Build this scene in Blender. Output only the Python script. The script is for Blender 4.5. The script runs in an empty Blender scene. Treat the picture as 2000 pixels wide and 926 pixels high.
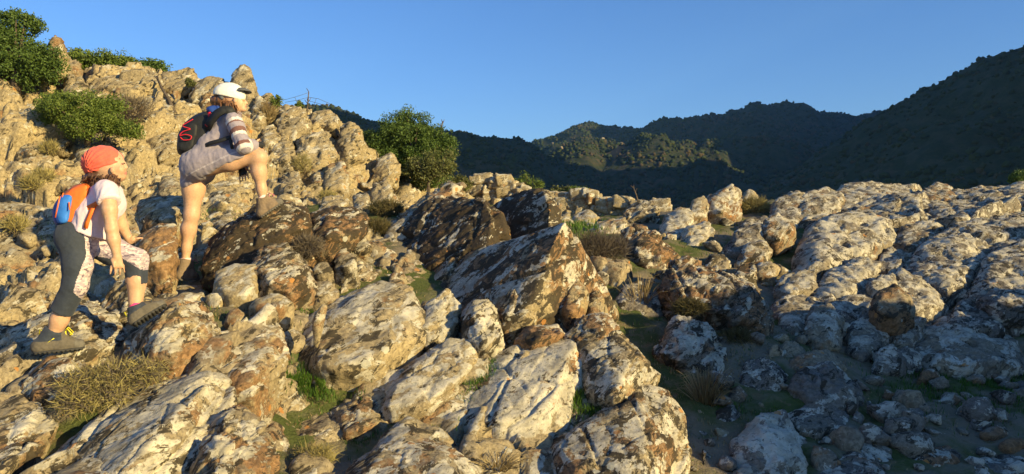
import bpy, bmesh, math, random, time
import numpy as np
from mathutils import Vector, Matrix, noise as mnoise
T0 = time.time()
R = math.radians
rnd = random.Random(7)
rng = np.random.default_rng(11)
scene = bpy.context.scene
COL = scene.collection

# ------------------------------------------------------------------ camera, sky, sun, exposure
F = 1400.0          # focal length in pixels of the 2000 px wide photograph
CZ = 1.6            # eye height in the scene's own frame
cam_d = bpy.data.cameras.new('camera')
cam_d.sensor_width = 36.0
cam_d.lens = 36.0 * F / 2000.0
cam_d.clip_start = 0.05
cam_d.clip_end = 9000
cam = bpy.data.objects.new('camera', cam_d)
cam.location = (0, 0, CZ)
cam.rotation_euler = (R(90), 0, 0)
COL.objects.link(cam)
scene.camera = cam

SUN_AZ, SUN_EL = 125.0, 16.0     # azimuth clockwise from the view direction (+Y)
world = bpy.data.worlds.new('World')
scene.world = world
world.use_nodes = True
wn = world.node_tree
wn.nodes.clear()
sky = wn.nodes.new('ShaderNodeTexSky')
sky.sky_type = 'NISHITA'
sky.sun_disc = False
sky.sun_elevation = R(SUN_EL)
sky.sun_rotation = R(SUN_AZ)
sky.altitude = 300
sky.air_density = 1.0
sky.dust_density = 0.0
sky.ozone_density = 4.0
wbg = wn.nodes.new('ShaderNodeBackground')
wbg.inputs['Strength'].default_value = 0.108
wout = wn.nodes.new('ShaderNodeOutputWorld')
hsv = wn.nodes.new('ShaderNodeHueSaturation')
hsv.inputs['Hue'].default_value = 0.512
hsv.inputs['Saturation'].default_value = 1.16
wn.links.new(sky.outputs[0], hsv.inputs['Color'])
wn.links.new(hsv.outputs[0], wbg.inputs[0])
wn.links.new(wbg.outputs[0], wout.inputs[0])

sl = bpy.data.lights.new('sun', 'SUN')
sl.energy = 5.0
sl.angle = R(0.53)
sl.color = (1.0, 0.80, 0.37)
sun = bpy.data.objects.new('sun', sl)
sdir = Vector((math.sin(R(SUN_AZ)) * math.cos(R(SUN_EL)), math.cos(R(SUN_AZ)) * math.cos(R(SUN_EL)), math.sin(R(SUN_EL))))
sun.rotation_euler = (-sdir).to_track_quat('-Z', 'Y').to_euler()
sun.location = (20, -20, 20)
COL.objects.link(sun)

vs = scene.view_settings
vs.view_transform = 'Standard'
vs.look = 'None'
vs.exposure = 0.92
vs.gamma = 1.0
vs.use_curve_mapping = False

# ------------------------------------------------------------------ numpy noise
def _fade(t): return t * t * t * (t * (t * 6 - 15) + 10)
_G = np.array([[1,1,0],[-1,1,0],[1,-1,0],[-1,-1,0],[1,0,1],[-1,0,1],[1,0,-1],[-1,0,-1],[0,1,1],[0,-1,1],[0,1,-1],[0,-1,-1],[1,1,0],[-1,1,0],[0,-1,1],[0,-1,-1]], dtype=np.float32)
_PERM = np.random.default_rng(3).permutation(256).astype(np.int32)
_PERM = np.concatenate([_PERM, _PERM])
def pnoise(P, seed=0):
    P = np.asarray(P, dtype=np.float32)
    fl = np.floor(P)
    f = P - fl
    i = fl.astype(np.int32)
    i0 = (i + np.array([seed * 17, seed * 31, seed * 7])) & 255
    i1 = (i0 + 1) & 255
    u = _fade(f)
    out = 0
    for dx in (0, 1):
        X = (i1 if dx else i0)[:, 0]; wx = u[:, 0] if dx else 1 - u[:, 0]
        hx = _PERM[X]
        for dy in (0, 1):
            Y = (i1 if dy else i0)[:, 1]; wy = u[:, 1] if dy else 1 - u[:, 1]
            hy = _PERM[hx + Y]
            for dz in (0, 1):
                Z = (i1 if dz else i0)[:, 2]; wz = u[:, 2] if dz else 1 - u[:, 2]
                g = _G[_PERM[hy + Z] & 15]
                d = g[:, 0] * (f[:, 0] - dx) + g[:, 1] * (f[:, 1] - dy) + g[:, 2] * (f[:, 2] - dz)
                out = out + wx * wy * wz * d
    return out
def fbm(P, octaves=4, seed=0, lac=2.0, gain=0.5, ridged=False):
    a, s, tot = 1.0, 0, 0
    Q = np.asarray(P, dtype=np.float32)
    for o in range(octaves):
        n = pnoise(Q, seed + o * 3)
        if ridged: n = 0.35 - np.abs(n)
        s = s + a * n
        a *= gain
        Q = Q * lac + 5.3
    return s
def _h3(c, seed):
    x = (c[:, 0] * 73856093) ^ (c[:, 1] * 19349663) ^ (c[:, 2] * 83492791) ^ (seed * 2654435 + 12345)
    x = (x ^ (x >> 13)) * 1274126177
    x = x & 0x7fffffff
    r1 = (x & 1023) / 1023.0; r2 = ((x >> 10) & 1023) / 1023.0; r3 = ((x >> 20) & 1023) / 1023.0
    return np.stack([r1, r2, r3], 1)
def worley(P, seed=0):
    P = np.asarray(P, dtype=np.float64)
    base = np.floor(P).astype(np.int64)
    f1 = np.full(len(P), 9.0); f2 = np.full(len(P), 9.0)
    rid = np.zeros((len(P), 3)); rel = np.zeros((len(P), 3))
    for dx in (-1, 0, 1):
        for dy in (-1, 0, 1):
            for dz in (-1, 0, 1):
                c = base + np.array([dx, dy, dz])
                r = _h3(c, seed)
                dv = P - (c + 0.15 + 0.7 * r)
                d = np.sqrt((dv * dv).sum(1))
                m = d < f1
                f2 = np.where(m, f1, np.minimum(f2, d))
                f1 = np.where(m, d, f1)
                rid[m] = r[m]; rel[m] = dv[m]
    return f1, f2, rid, rel
def sstep(a, b, x):
    t = np.clip((x - a) / (b - a), 0, 1)
    return t * t * (3 - 2 * t)

# ------------------------------------------------------------------ helpers: points, meshes, properties
def P(px, py, d):
    return np.array([(px - 1000) / F * d, d, CZ + (463 - py) / F * d])
def proj(v):
    v = np.atleast_2d(v)
    return 1000 + v[:, 0] / v[:, 1] * F, 463 - (v[:, 2] - CZ) / v[:, 1] * F

def tag(o, label=None, cat=None, group=None, kind=None):
    if label: o['label'] = label
    if cat: o['category'] = cat
    if group: o['group'] = group
    if kind: o['kind'] = kind
    return o
def mesh_np(name, V, Fc, mats=None, smooth=True, midx=None):
    """mesh from arrays; Fc is an (n,3) or (n,4) array or a list of such arrays"""
    me = bpy.data.meshes.new(name)
    if not isinstance(Fc, list): Fc = [Fc]
    Fc = [np.asarray(f, dtype=np.int32) for f in Fc if len(f)]
    V = np.asarray(V, dtype=np.float32)
    loops = np.concatenate([f.ravel() for f in Fc])
    sizes = np.concatenate([np.full(len(f), f.shape[1], dtype=np.int32) for f in Fc])
    starts = np.concatenate([[0], np.cumsum(sizes)[:-1]]).astype(np.int32)
    me.vertices.add(len(V)); me.vertices.foreach_set('co', V.ravel())
    me.loops.add(len(loops)); me.loops.foreach_set('vertex_index', loops)
    me.polygons.add(len(sizes)); me.polygons.foreach_set('loop_start', starts); me.polygons.foreach_set('loop_total', sizes)
    if midx is not None: me.polygons.foreach_set('material_index', np.asarray(midx, dtype=np.int32))
    me.update(calc_edges=True)
    if smooth: me.polygons.foreach_set('use_smooth', np.ones(len(sizes), dtype=bool))
    for m in (mats or []): me.materials.append(m)
    return me
def obj(name, me, parent=None, loc=None):
    o = bpy.data.objects.new(name, me)
    COL.objects.link(o)
    if loc is not None: o.location = loc
    if parent is not None: o.parent = parent
    return o
def empty(name, loc):
    o = bpy.data.objects.new(name, None)
    o.empty_display_size = 0.2
    o.location = loc
    COL.objects.link(o)
    return o
def vnormals(V, Fc):
    N = np.zeros_like(V)
    for f in (Fc if isinstance(Fc, list) else [Fc]):
        if f.shape[1] == 4: n = np.cross(V[f[:, 2]] - V[f[:, 0]], V[f[:, 3]] - V[f[:, 1]])
        else: n = np.cross(V[f[:, 1]] - V[f[:, 0]], V[f[:, 2]] - V[f[:, 0]])
        for k in range(f.shape[1]): 
            for a in range(3): N[:, a] += np.bincount(f[:, k], n[:, a], len(V))
    return N / (np.linalg.norm(N, axis=1, keepdims=True) + 1e-12)

# ------------------------------------------------------------------ materials
class NT:
    def __init__(s, name):
        s.m = bpy.data.materials.new(name); s.m.use_nodes = True
        s.t = s.m.node_tree; s.t.nodes.clear()
        s.out = s.t.nodes.new('ShaderNodeOutputMaterial')
        s.p = s.t.nodes.new('ShaderNodeBsdfPrincipled')
        s.t.links.new(s.p.outputs[0], s.out.inputs[0])
    def n(s, kind, **kw):
        nd = s.t.nodes.new('ShaderNode' + kind)
        for k, v in kw.items(): setattr(nd, k, v)
        return nd
    def link(s, a, b): s.t.links.new(a, b)
    def val(s, sock, v):
        if isinstance(v, (int, float, tuple, list)): sock.default_value = v
        else: s.link(v, sock)
    def noise(s, vec, scale, detail=5, rough=0.55, dist=0.0):
        nd = s.n('TexNoise'); nd.inputs['Scale'].default_value = scale; nd.inputs['Detail'].default_value = detail
        nd.inputs['Roughness'].default_value = rough; nd.inputs['Distortion'].default_value = dist
        if vec is not None: s.link(vec, nd.inputs['Vector'])
        return nd.outputs[0]
    def math(s, op, a, b=None, c=None, clamp=False):
        nd = s.n('Math', operation=op, use_clamp=clamp)
        s.val(nd.inputs[0], a)
        if b is not None: s.val(nd.inputs[1], b)
        if c is not None: s.val(nd.inputs[2], c)
        return nd.outputs[0]
    def smooth(s, x, a, b, lo=0.0, hi=1.0):
        nd = s.n('MapRange', interpolation_type='SMOOTHSTEP')
        s.val(nd.inputs[0], x); s.val(nd.inputs[1], a); s.val(nd.inputs[2], b)
        nd.inputs[3].default_value = lo; nd.inputs[4].default_value = hi
        return nd.outputs[0]
    def mix(s, fac, a, b, blend='MIX'):
        nd = s.n('Mix', data_type='RGBA', blend_type=blend)
        s.val(nd.inputs[0], fac)
        for k, v in ((6, a), (7, b)):
            if isinstance(v, (tuple, list)): nd.inputs[k].default_value = (*v[:3], 1)
            else: s.link(v, nd.inputs[k])
        return nd.outputs[2]
    def mapping(s, vec, rot=(0, 0, 0), scale=(1, 1, 1), loc=(0, 0, 0)):
        nd = s.n('Mapping'); nd.inputs['Rotation'].default_value = rot; nd.inputs['Scale'].default_value = scale
        nd.inputs['Location'].default_value = loc; s.link(vec, nd.inputs[0]); return nd.outputs[0]
    def bump(s, h, strength, dist, prev=None):
        nd = s.n('Bump'); nd.inputs['Strength'].default_value = strength; nd.inputs['Distance'].default_value = dist
        s.link(h, nd.inputs['Height'])
        if prev is not None: s.link(prev, nd.inputs['Normal'])
        return nd.outputs[0]
    def base(s, c): s.val(s.p.inputs['Base Color'], c if not isinstance(c, (tuple, list)) else (*c[:3], 1))
    def rough(s, v): s.val(s.p.inputs['Roughness'], v)
    def spec(s, v): s.p.inputs['Specular IOR Level'].default_value = v

def rock_material():
    """weathered stone. The object's colour drives it: R pale lichen, G rust, B black lichen, A warmth of the bare stone"""
    s = NT('weathered_rock')
    geo = s.n('NewGeometry')
    oi = s.n('ObjectInfo')
    vm = s.n('VectorMath', operation='SCALE'); s.link(geo.outputs['Position'], vm.inputs[0]); s.link(s.math('ADD', 0.72, s.math('MULTIPLY', oi.outputs['Random'], 0.75)), vm.inputs['Scale'])
    pos = vm.outputs[0]
    sep = s.n('SeparateColor'); s.link(oi.outputs['Color'], sep.inputs[0])
    aL, aR, aD, aW = sep.outputs[0], sep.outputs[1], sep.outputs[2], oi.outputs['Alpha']
    sn = s.n('SeparateXYZ'); s.link(geo.outputs['Normal'], sn.inputs[0]); nz = sn.outputs[2]
    # bedding runs up to the right: squash space across it so that stains and crusts are drawn out along it
    bed = s.mapping(s.mapping(pos, rot=(0, R(38), R(-15))), scale=(1.0, 1.0, 1.9))
    n_low = s.noise(pos, 1.7, 4, 0.6)
    n_mid = s.noise(bed, 5.0, 7, 0.66, 0.4)
    n_mid2 = s.noise(s.mapping(bed, loc=(7.3, 2.1, 4.4)), 4.2, 9, 0.68, 0.55)
    n_dk = s.noise(s.mapping(bed, loc=(-3.3, 9.1, 1.4)), 6.5, 10, 0.7, 0.7)
    n_rs = s.noise(s.mapping(pos, loc=(13.3, -9.1, 5.4)), 2.6, 8, 0.66, 0.5)
    n_f = s.noise(pos, 38.0, 6, 0.65)
    n_ff = s.noise(pos, 150.0, 3, 0.6)
    grey = s.mix(n_mid, (0.095, 0.082, 0.072), (0.22, 0.19, 0.155))
    ochre = s.mix(n_mid, (0.23, 0.170, 0.090), (0.46, 0.365, 0.21))
    base = s.mix(s.math('ADD', s.math('MULTIPLY', s.math('SUBTRACT', n_low, 0.5), 1.6), aW, clamp=True), grey, ochre)
    # rust
    rm = s.smooth(s.math('ADD', n_rs, s.math('MULTIPLY', s.math('SUBTRACT', aR, 0.5), 0.42)), 0.53, 0.62)
    rustc = s.mix(n_f, (0.12, 0.058, 0.026), (0.32, 0.175, 0.080))
    base = s.mix(s.math('MULTIPLY', rm, 0.85), base, rustc)
    # speckle of the grain
    base = s.mix(0.55, base, s.mix(s.smooth(n_f, 0.32, 0.68), (0.42, 0.40, 0.38), (1.5, 1.5, 1.5)), 'MULTIPLY')
    # black crust
    dk = s.math('ADD', s.math('ADD', n_dk, s.math('MULTIPLY', s.math('SUBTRACT', aD, 0.5), 0.42)), s.math('MULTIPLY', s.math('SUBTRACT', n_f, 0.5), 0.16))
    dm = s.smooth(dk, 0.525, 0.565)
    base = s.mix(s.math('MULTIPLY', dm, 0.93), base, s.mix(n_f, (0.016, 0.014, 0.010), (0.062, 0.047, 0.029)))
    # pale crust lichen, thicker on tops
    lk = s.math('ADD', s.math('ADD', n_mid2, s.math('MULTIPLY', s.math('SUBTRACT', aL, 0.5), 0.30)), s.math('MULTIPLY', nz, 0.065))
    lk = s.math('ADD', lk, s.math('MULTIPLY', s.math('SUBTRACT', n_f, 0.5), 0.13))
    lm = s.smooth(lk, 0.568, 0.590)
    lcol = s.mix(s.smooth(n_mid, 0.35, 0.65), (0.32, 0.28, 0.21), (0.56, 0.50, 0.39))
    lcol = s.mix(0.35, lcol, s.mix(s.smooth(n_f, 0.3, 0.7), (0.62, 0.60, 0.56), (1.25, 1.25, 1.25)), 'MULTIPLY')
    holes = s.smooth(s.noise(s.mapping(bed, loc=(3, 3, 3)), 13.0, 8, 0.68, 0.6), s.math('SUBTRACT', 0.66, s.math('MULTIPLY', aD, 0.14)), s.math('SUBTRACT', 0.69, s.math('MULTIPLY', aD, 0.14)))
    lm = s.math('MULTIPLY', lm, s.math('SUBTRACT', 1.0, s.math('MULTIPLY', holes, 0.95)))
    base = s.mix(lm, base, lcol)
    pep = s.smooth(s.noise(s.mapping(bed, loc=(21, 4, 9)), 30.0, 7, 0.72, 0.4), 0.555, 0.61)
    base = s.mix(s.math('MULTIPLY', pep, s.math('ADD', 0.22, s.math('MULTIPLY', aD, 0.6)), clamp=True), base, s.mix(n_ff, (0.022, 0.018, 0.013), (0.075, 0.058, 0.038)))
    # round rosettes, orange and grey green
    vo = s.n('TexVoronoi'); vo.inputs['Scale'].default_value = 11.0; s.link(s.mapping(pos, loc=(1, 5, 2)), vo.inputs['Vector'])
    sv = s.n('SeparateColor'); s.link(vo.outputs['Color'], sv.inputs[0])
    dd = s.math('ADD', vo.outputs['Distance'], s.math('MULTIPLY', n_f, 0.35))
    rad = s.math('MULTIPLY', sv.outputs[0], 0.46)
    ros = s.math('MULTIPLY', s.math('LESS_THAN', dd, s.math('ADD', rad, 0.06)), s.math('GREATER_THAN', sv.outputs[1], 0.62))
    rc = s.mix(s.math('GREATER_THAN', sv.outputs[2], s.math('SUBTRACT', 1.02, s.math('MULTIPLY', aR, 0.45))), (0.46, 0.43, 0.34), (0.44, 0.20, 0.055))
    base = s.mix(s.math('MULTIPLY', ros, 0.8), base, rc)
    s.base(base)
    s.rough(0.92); s.spec(0.25)
    b = s.bump(n_f, 0.4, 0.025)
    b = s.bump(lm, 0.5, 0.006, b)
    b = s.bump(n_ff, 0.5, 0.006, b)
    s.link(b, s.p.inputs['Normal'])
    return s.m
ROCK = rock_material()

def ground_material():
    s = NT('mossy_soil')
    geo = s.n('NewGeometry'); pos = geo.outputs['Position']
    n1 = s.noise(pos, 1.3, 6, 0.62); n2 = s.noise(pos, 9, 6, 0.65); n3 = s.noise(pos, 60, 4, 0.7)
    soil = s.mix(n2, (0.15, 0.12, 0.08), (0.36, 0.29, 0.20))
    dry = s.mix(n3, (0.13, 0.10, 0.05), (0.25, 0.20, 0.105))
    moss = s.mix(n3, (0.06, 0.075, 0.022), (0.13, 0.15, 0.045))
    c = s.mix(s.smooth(n1, 0.42, 0.58), soil, moss)
    c = s.mix(s.smooth(n2, 0.52, 0.64), c, dry)
    s.base(c); s.rough(0.95); s.spec(0.15)
    s.link(s.bump(n3, 0.8, 0.03, s.bump(n2, 0.6, 0.05)), s.p.inputs['Normal'])
    return s.m
GROUND = ground_material()

def leaf_material(name, a, b, trans=0.25):
    s = NT(name)
    oi = s.n('NewGeometry')
    n = s.noise(oi.outputs['Position'], 3.0, 3, 0.6)
    r = oi.outputs['Random Per Island']
    f = s.math('ADD', s.math('MULTIPLY', n, 0.6), s.math('MULTIPLY', r, 0.5), clamp=True)
    c = s.mix(s.smooth(f, 0.25, 0.85), a, b)
    s.base(c); s.rough(0.6); s.spec(0.3)
    tr = s.n('BsdfTranslucent'); s.link(c, tr.inputs[0])
    mx = s.n('MixShader'); mx.inputs[0].default_value = trans
    s.link(s.p.outputs[0], mx.inputs[1]); s.link(tr.outputs[0], mx.inputs[2]); s.link(mx.outputs[0], s.out.inputs[0])
    return s.m
LEAF_DARK = leaf_material('evergreen_leaf', (0.045, 0.080, 0.016), (0.12, 0.18, 0.036))
LEAF_MID = leaf_material('bush_leaf', (0.070, 0.110, 0.018), (0.17, 0.215, 0.04))
LEAF_OLIVE = leaf_material('olive_leaf', (0.075, 0.085, 0.025), (0.17, 0.175, 0.06))
GRASS = leaf_material('grass_blade', (0.035, 0.085, 0.008), (0.11, 0.19, 0.022), 0.3)
DRYGRASS = leaf_material('dry_grass', (0.22, 0.15, 0.07), (0.42, 0.32, 0.16), 0.2)
THORN = leaf_material('thorn_twig', (0.20, 0.165, 0.07), (0.42, 0.35, 0.13), 0.1)
GREYTWIG = leaf_material('grey_twig', (0.09, 0.07, 0.055), (0.22, 0.175, 0.125), 0.1)
BROWNCUSH = leaf_material('brown_cushion', (0.065, 0.062, 0.022), (0.17, 0.13, 0.055), 0.1)

def plain(name, c, rough=0.8, var=0.12, scale=40, bump=0.0, bdist=0.003, spec=0.3, sheen=0.0, sss=0.0):
    s = NT(name)
    tc = s.n('TexCoord')
    n = s.noise(tc.outputs['Object'], scale, 4, 0.6)
    lo = tuple(x * (1 - var) for x in c); hi = tuple(min(1, x * (1 + var)) for x in c)
    s.base(s.mix(s.smooth(n, 0.3, 0.7), lo, hi)); s.rough(rough); s.spec(spec)
    if sheen: s.p.inputs['Sheen Weight'].default_value = sheen
    if sss:
        s.p.inputs['Subsurface Weight'].default_value = sss
        s.p.inputs['Subsurface Radius'].default_value = (0.012, 0.005, 0.003)
    if bump: s.link(s.bump(n, bump, bdist), s.p.inputs['Normal'])
    return s.m
BARK = plain('bark', (0.10, 0.075, 0.055), 0.95, 0.4, 30, 0.6, 0.01)

# ------------------------------------------------------------------ the lie of the land
CTRL = []
def cp(px, py, d): CTRL.append(P(px, py, d))
for a in [(0,960,3.3),(350,960,3.4),(600,905,4.0),(800,930,3.9),(1000,905,4.2),(1200,960,4.0),(300,780,4.0),(450,625,4.9),(600,605,5.7),(560,790,4.6),
          (720,490,7.2),(690,440,8.6),(770,415,10.0),(150,640,5.0),(40,640,5.8),(380,590,5.6),(640,545,6.4),(950,730,5.1),(860,700,5.3),(1130,785,4.9),(1230,650,6.3),
          (1150,470,9.0),(1200,540,7.8),(1300,450,11.0),(1400,645,6.6),(1340,770,5.3),(1400,890,4.6),(1480,670,6.2),(1650,710,6.2),(1850,735,6.1),(1950,785,5.5),
          (1800,830,5.0),(1960,890,4.7),(1480,810,5.1),(1400,485,9.5),(1480,410,12.0),(1700,400,13.0),(1650,610,7.5),(1600,540,8.8),(1850,560,8.4),(1750,450,10.8),(2000,440,10.0),
          (2050,650,7.0),(1000,415,15.0),(1250,420,15.0),(1500,395,15.5),(1750,385,15.0),(2050,380,14.5),(900,420,13.5),
          (0,575,6.8),(100,400,8.3),(100,260,10.2),(60,160,12.0),(250,400,8.8),(250,285,10.6),(250,160,13.2),(400,390,9.4),(420,205,12.6),(550,345,10.8),(550,215,13.0),
          (690,385,11.2),(690,275,13.2),(790,385,12.6),(790,350,14.0),(400,500,7.6),(300,490,7.2),(500,440,8.6),(880,390,15.0),(600,330,11.4),(330,180,13.0),(-100,150,12.0),(-100,400,8.0),(-100,600,6.0)]: cp(*a)
for q in [(0,0,0.02),(-3,0,0.2),(3,0,0.0),(0,2.4,0.12),(-2.6,2.2,0.42),(3,3,0.08),(5,2,0.05),(8,4,0.2),(10,9,1.3),(12,14,2.2),(-8,3,1.0),(-9,8,3.2),(-12,12,5.2),(-5,16.5,4.15),(-2,16.5,3.3),(-9,16,5.3),
          (0,-6,-0.4),(-6,-6,-0.2),(6,-6,-0.2),(0,19,1.9),(6,19,2.0),(12,19,2.3)]: CTRL.append(np.array(q, float))
CTRL = np.array(CTRL)
def _tps(r2): return np.where(r2 > 0, 0.5 * r2 * np.log(r2 + 1e-12), 0)
_n = len(CTRL)
_A = np.zeros((_n + 3, _n + 3))
_dx = CTRL[:, None, :2] - CTRL[None, :, :2]
_A[:_n, :_n] = _tps((_dx ** 2).sum(2)) + np.eye(_n) * 0.06
_A[:_n, _n] = 1; _A[:_n, _n + 1:] = CTRL[:, :2]; _A[_n, :_n] = 1; _A[_n + 1:, :_n] = CTRL[:, :2].T
_W = np.linalg.solve(_A, np.concatenate([CTRL[:, 2], np.zeros(3)]))
def H0(x, y):
    x = np.atleast_1d(np.asarray(x, float)); y = np.atleast_1d(np.asarray(y, float))
    xc = np.clip(x, -14, 14); yc = np.clip(y, -7, 20)
    out = np.zeros(x.shape)
    for s0 in range(0, len(x), 60000):
        sl_ = slice(s0, s0 + 60000)
        r2 = (xc[sl_, None] - CTRL[None, :, 0]) ** 2 + (yc[sl_, None] - CTRL[None, :, 1]) ** 2
        out[sl_] = _tps(r2) @ _W[:_n] + _W[_n] + xc[sl_] * _W[_n + 1] + yc[sl_] * _W[_n + 2]
    # beyond the brow the slope falls away into the valley
    out = out - 0.35 * np.maximum(y - 18.5, 0) ** 1.15
    # unseen knoll added right of the viewer, crest shaped to keep the low sun off the gully
    sa_, ca_ = math.sin(R(SUN_AZ)), math.cos(R(SUN_AZ))
    u = -x * ca_ + y * sa_      # across the sun's path
    w = x * sa_ + y * ca_      # along it
    top = np.interp(u, [3.4, 4.1, 4.5, 5.4, 6.8, 7.6, 8.6, 10.0, 12.0, 14.0, 17.0], [0, 1.8, 2.65, 3.2, 3.40, 2.8, 2.2, 2.2, 2.5, 2.7, 0.0])
    top = top + sstep(7.0, 8.5, u) * (0.30 * np.sin(u * 2.3 + 0.6) + 0.16 * np.sin(u * 5.1))
    out = out + top * np.exp(-((w - 6.0) / 1.5) ** 2)
    return out
KN_H = 3.9
def H(x, y):
    x = np.atleast_1d(np.asarray(x, float)); y = np.atleast_1d(np.asarray(y, float))
    p = np.stack([x, y, np.zeros_like(x)], 1)
    return H0(x, y) + 0.05 * fbm(p * 0.9, 3, 5) + 0.02 * fbm(p * 4.0, 3, 9)
def ray_d(px, py, lo=2.5, hi=30.0):
    ds = np.arange(lo, hi, 0.04)
    x = (px - 1000) / F * ds; z = CZ + (463 - py) / F * ds
    h = H0(x, ds)
    k = np.argmax(z < h)
    return float(ds[k]) if (z < h).any() else hi

def grid_mesh(name, xs, ys, fz, mats):
    X, Y = np.meshgrid(xs, ys)
    x, y = X.ravel(), Y.ravel()
    V = np.stack([x, y, fz(x, y)], 1)
    nx, ny = len(xs), len(ys)
    i = np.arange(nx * ny).reshape(ny, nx)
    Fq = np.stack([i[:-1, :-1].ravel(), i[:-1, 1:].ravel(), i[1:, 1:].ravel(), i[1:, :-1].ravel()], 1)
    return V, Fq
def cliff_weight(x, y):
    d = y
    px = 1000 + x / np.maximum(y, 0.1) * F
    edge = 5.7 + 4.4 * sstep(150, 720, px)           # where the cliff foot lies
    return sstep(0, 1.0, y - edge) * (1 - sstep(-1.6, -0.1, x + 0.0 * y))
# ground: fine in view, coarse behind
xs = np.concatenate([np.arange(-15, -9, 0.3), np.arange(-9, 10.5, 0.085), np.arange(10.5, 30, 0.3)])
ys = np.concatenate([np.arange(-22, 2.0, 0.2), np.arange(2.0, 10, 0.07), np.arange(10, 19, 0.13), np.arange(19, 40, 0.5)])
V, Fq = grid_mesh('ground', xs, ys, H, None)
p_ = V.copy()
V[:, 2] += 0.035 * fbm(p_ * 7, 3, 2) + 0.03 * np.abs(fbm(p_ * 4, 2, 8)) - 0.45 * cliff_weight(V[:, 0], V[:, 1])
ground = tag(obj('ground', mesh_np('ground', V, Fq, [GROUND])), 'mossy brown soil of the rocky slope', kind='structure')

# the cliff behind the hikers: broken into blocks
cx = np.arange(-11.5, 0.3, 0.032); cy = np.arange(5.4, 16.0, 0.032)
V, Fq = grid_mesh('cliff', cx, cy, H0, None)
w_ = cliff_weight(V[:, 0], V[:, 1])
keep = (w_[Fq] > 0.01).any(1)
Fq = Fq[keep]
used = np.unique(Fq); remap = -np.ones(len(V), int); remap[used] = np.arange(len(used))
V = V[used]; Fq = remap[Fq]; w_ = w_[used]
Nn = vnormals(V, Fq)
warp = V + 0.16 * np.stack([pnoise(V * 1.4, 1), pnoise(V * 1.4, 2), pnoise(V * 1.4, 3)], 1)
ca, sa = math.cos(R(14)), math.sin(R(14))
def tilt(Q): return np.stack([Q[:, 0] * ca + Q[:, 2] * sa, Q[:, 1], -Q[:, 0] * sa + Q[:, 2] * ca], 1)
D = np.zeros(len(V))
for sc_, amp, tl, cr, sd in ((np.array([0.85, 0.9, 1.35]), 0.24, 0.36, 0.12, 1), (np.array([2.3, 2.4, 3.6]), 0.16, 0.34, 0.10, 2), (np.array([6.5, 6.5, 9.5]), 0.060, 0.32, 0.040, 3)):
    f1, f2, rid, rel = worley(tilt(warp) * sc_, sd)
    D += amp * (rid[:, 0] - 0.5) + (tl / sc_[0]) * ((rel * (rid - 0.5)).sum(1)) - cr * (1 - sstep(0.0, 0.14, f2 - f1))
D += 0.10 * fbm(V * 1.1, 4, 6) + 0.03 * fbm(V * 9, 4, 8)
V2 = V + Nn * (D * w_)[:, None] + np.array([0, 0, 1.0]) * (0.16 * w_ - 0.14)[:, None]
cliff = obj('cliff', mesh_np('cliff', V2, Fq, [ROCK]))
cliff.color = (0.38, 0.40, 0.40, 0.94)
tag(cliff, 'broken ochre rock face rising behind the two hikers', kind='structure')
print('land', round(time.time() - T0, 1))

# ------------------------------------------------------------------ stones
def hull_np(pts, coarse, it, fine, fine_it=2):
    bm = bmesh.new()
    for p in pts: bm.verts.new(p)
    r = bmesh.ops.convex_hull(bm, input=bm.verts)
    junk = [v for v in bm.verts if not v.link_faces]
    bmesh.ops.delete(bm, geom=junk, context='VERTS')
    bmesh.ops.recalc_face_normals(bm, faces=bm.faces)
    me = bpy.data.meshes.new('tmp'); bm.to_mesh(me); bm.free()
    o = bpy.data.objects.new('tmp', me); COL.objects.link(o)
    if coarse:
        m = o.modifiers.new('a', 'REMESH'); m.mode = 'VOXEL'; m.voxel_size = coarse
        if it:
            m = o.modifiers.new('b', 'SMOOTH'); m.factor = 0.5; m.iterations = it
    m = o.modifiers.new('c', 'REMESH'); m.mode = 'VOXEL'; m.voxel_size = fine
    if fine_it:
        m = o.modifiers.new('d', 'SMOOTH'); m.factor = 0.5; m.iterations = fine_it
    dg = bpy.context.evaluated_depsgraph_get()
    ev = o.evaluated_get(dg); em = ev.to_mesh()
    V = np.empty(len(em.vertices) * 3, np.float32); em.vertices.foreach_get('co', V); V = V.reshape(-1, 3).astype(np.float64)
    L = np.empty(len(em.loops), np.int32); em.loops.foreach_get('vertex_index', L)
    T = np.empty(len(em.polygons), np.int32); em.polygons.foreach_get('loop_total', T)
    ev.to_mesh_clear()
    bpy.data.objects.remove(o); bpy.data.meshes.remove(me)
    if (T == 4).all(): Fq = [L.reshape(-1, 4)]
    else:
        st = np.concatenate([[0], np.cumsum(T)[:-1]])
        Fq = []
        for k in (3, 4):
            s_ = st[T == k]
            if len(s_): Fq.append(np.stack([L[s_ + j] for j in range(k)], 1))
    return V, Fq

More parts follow.
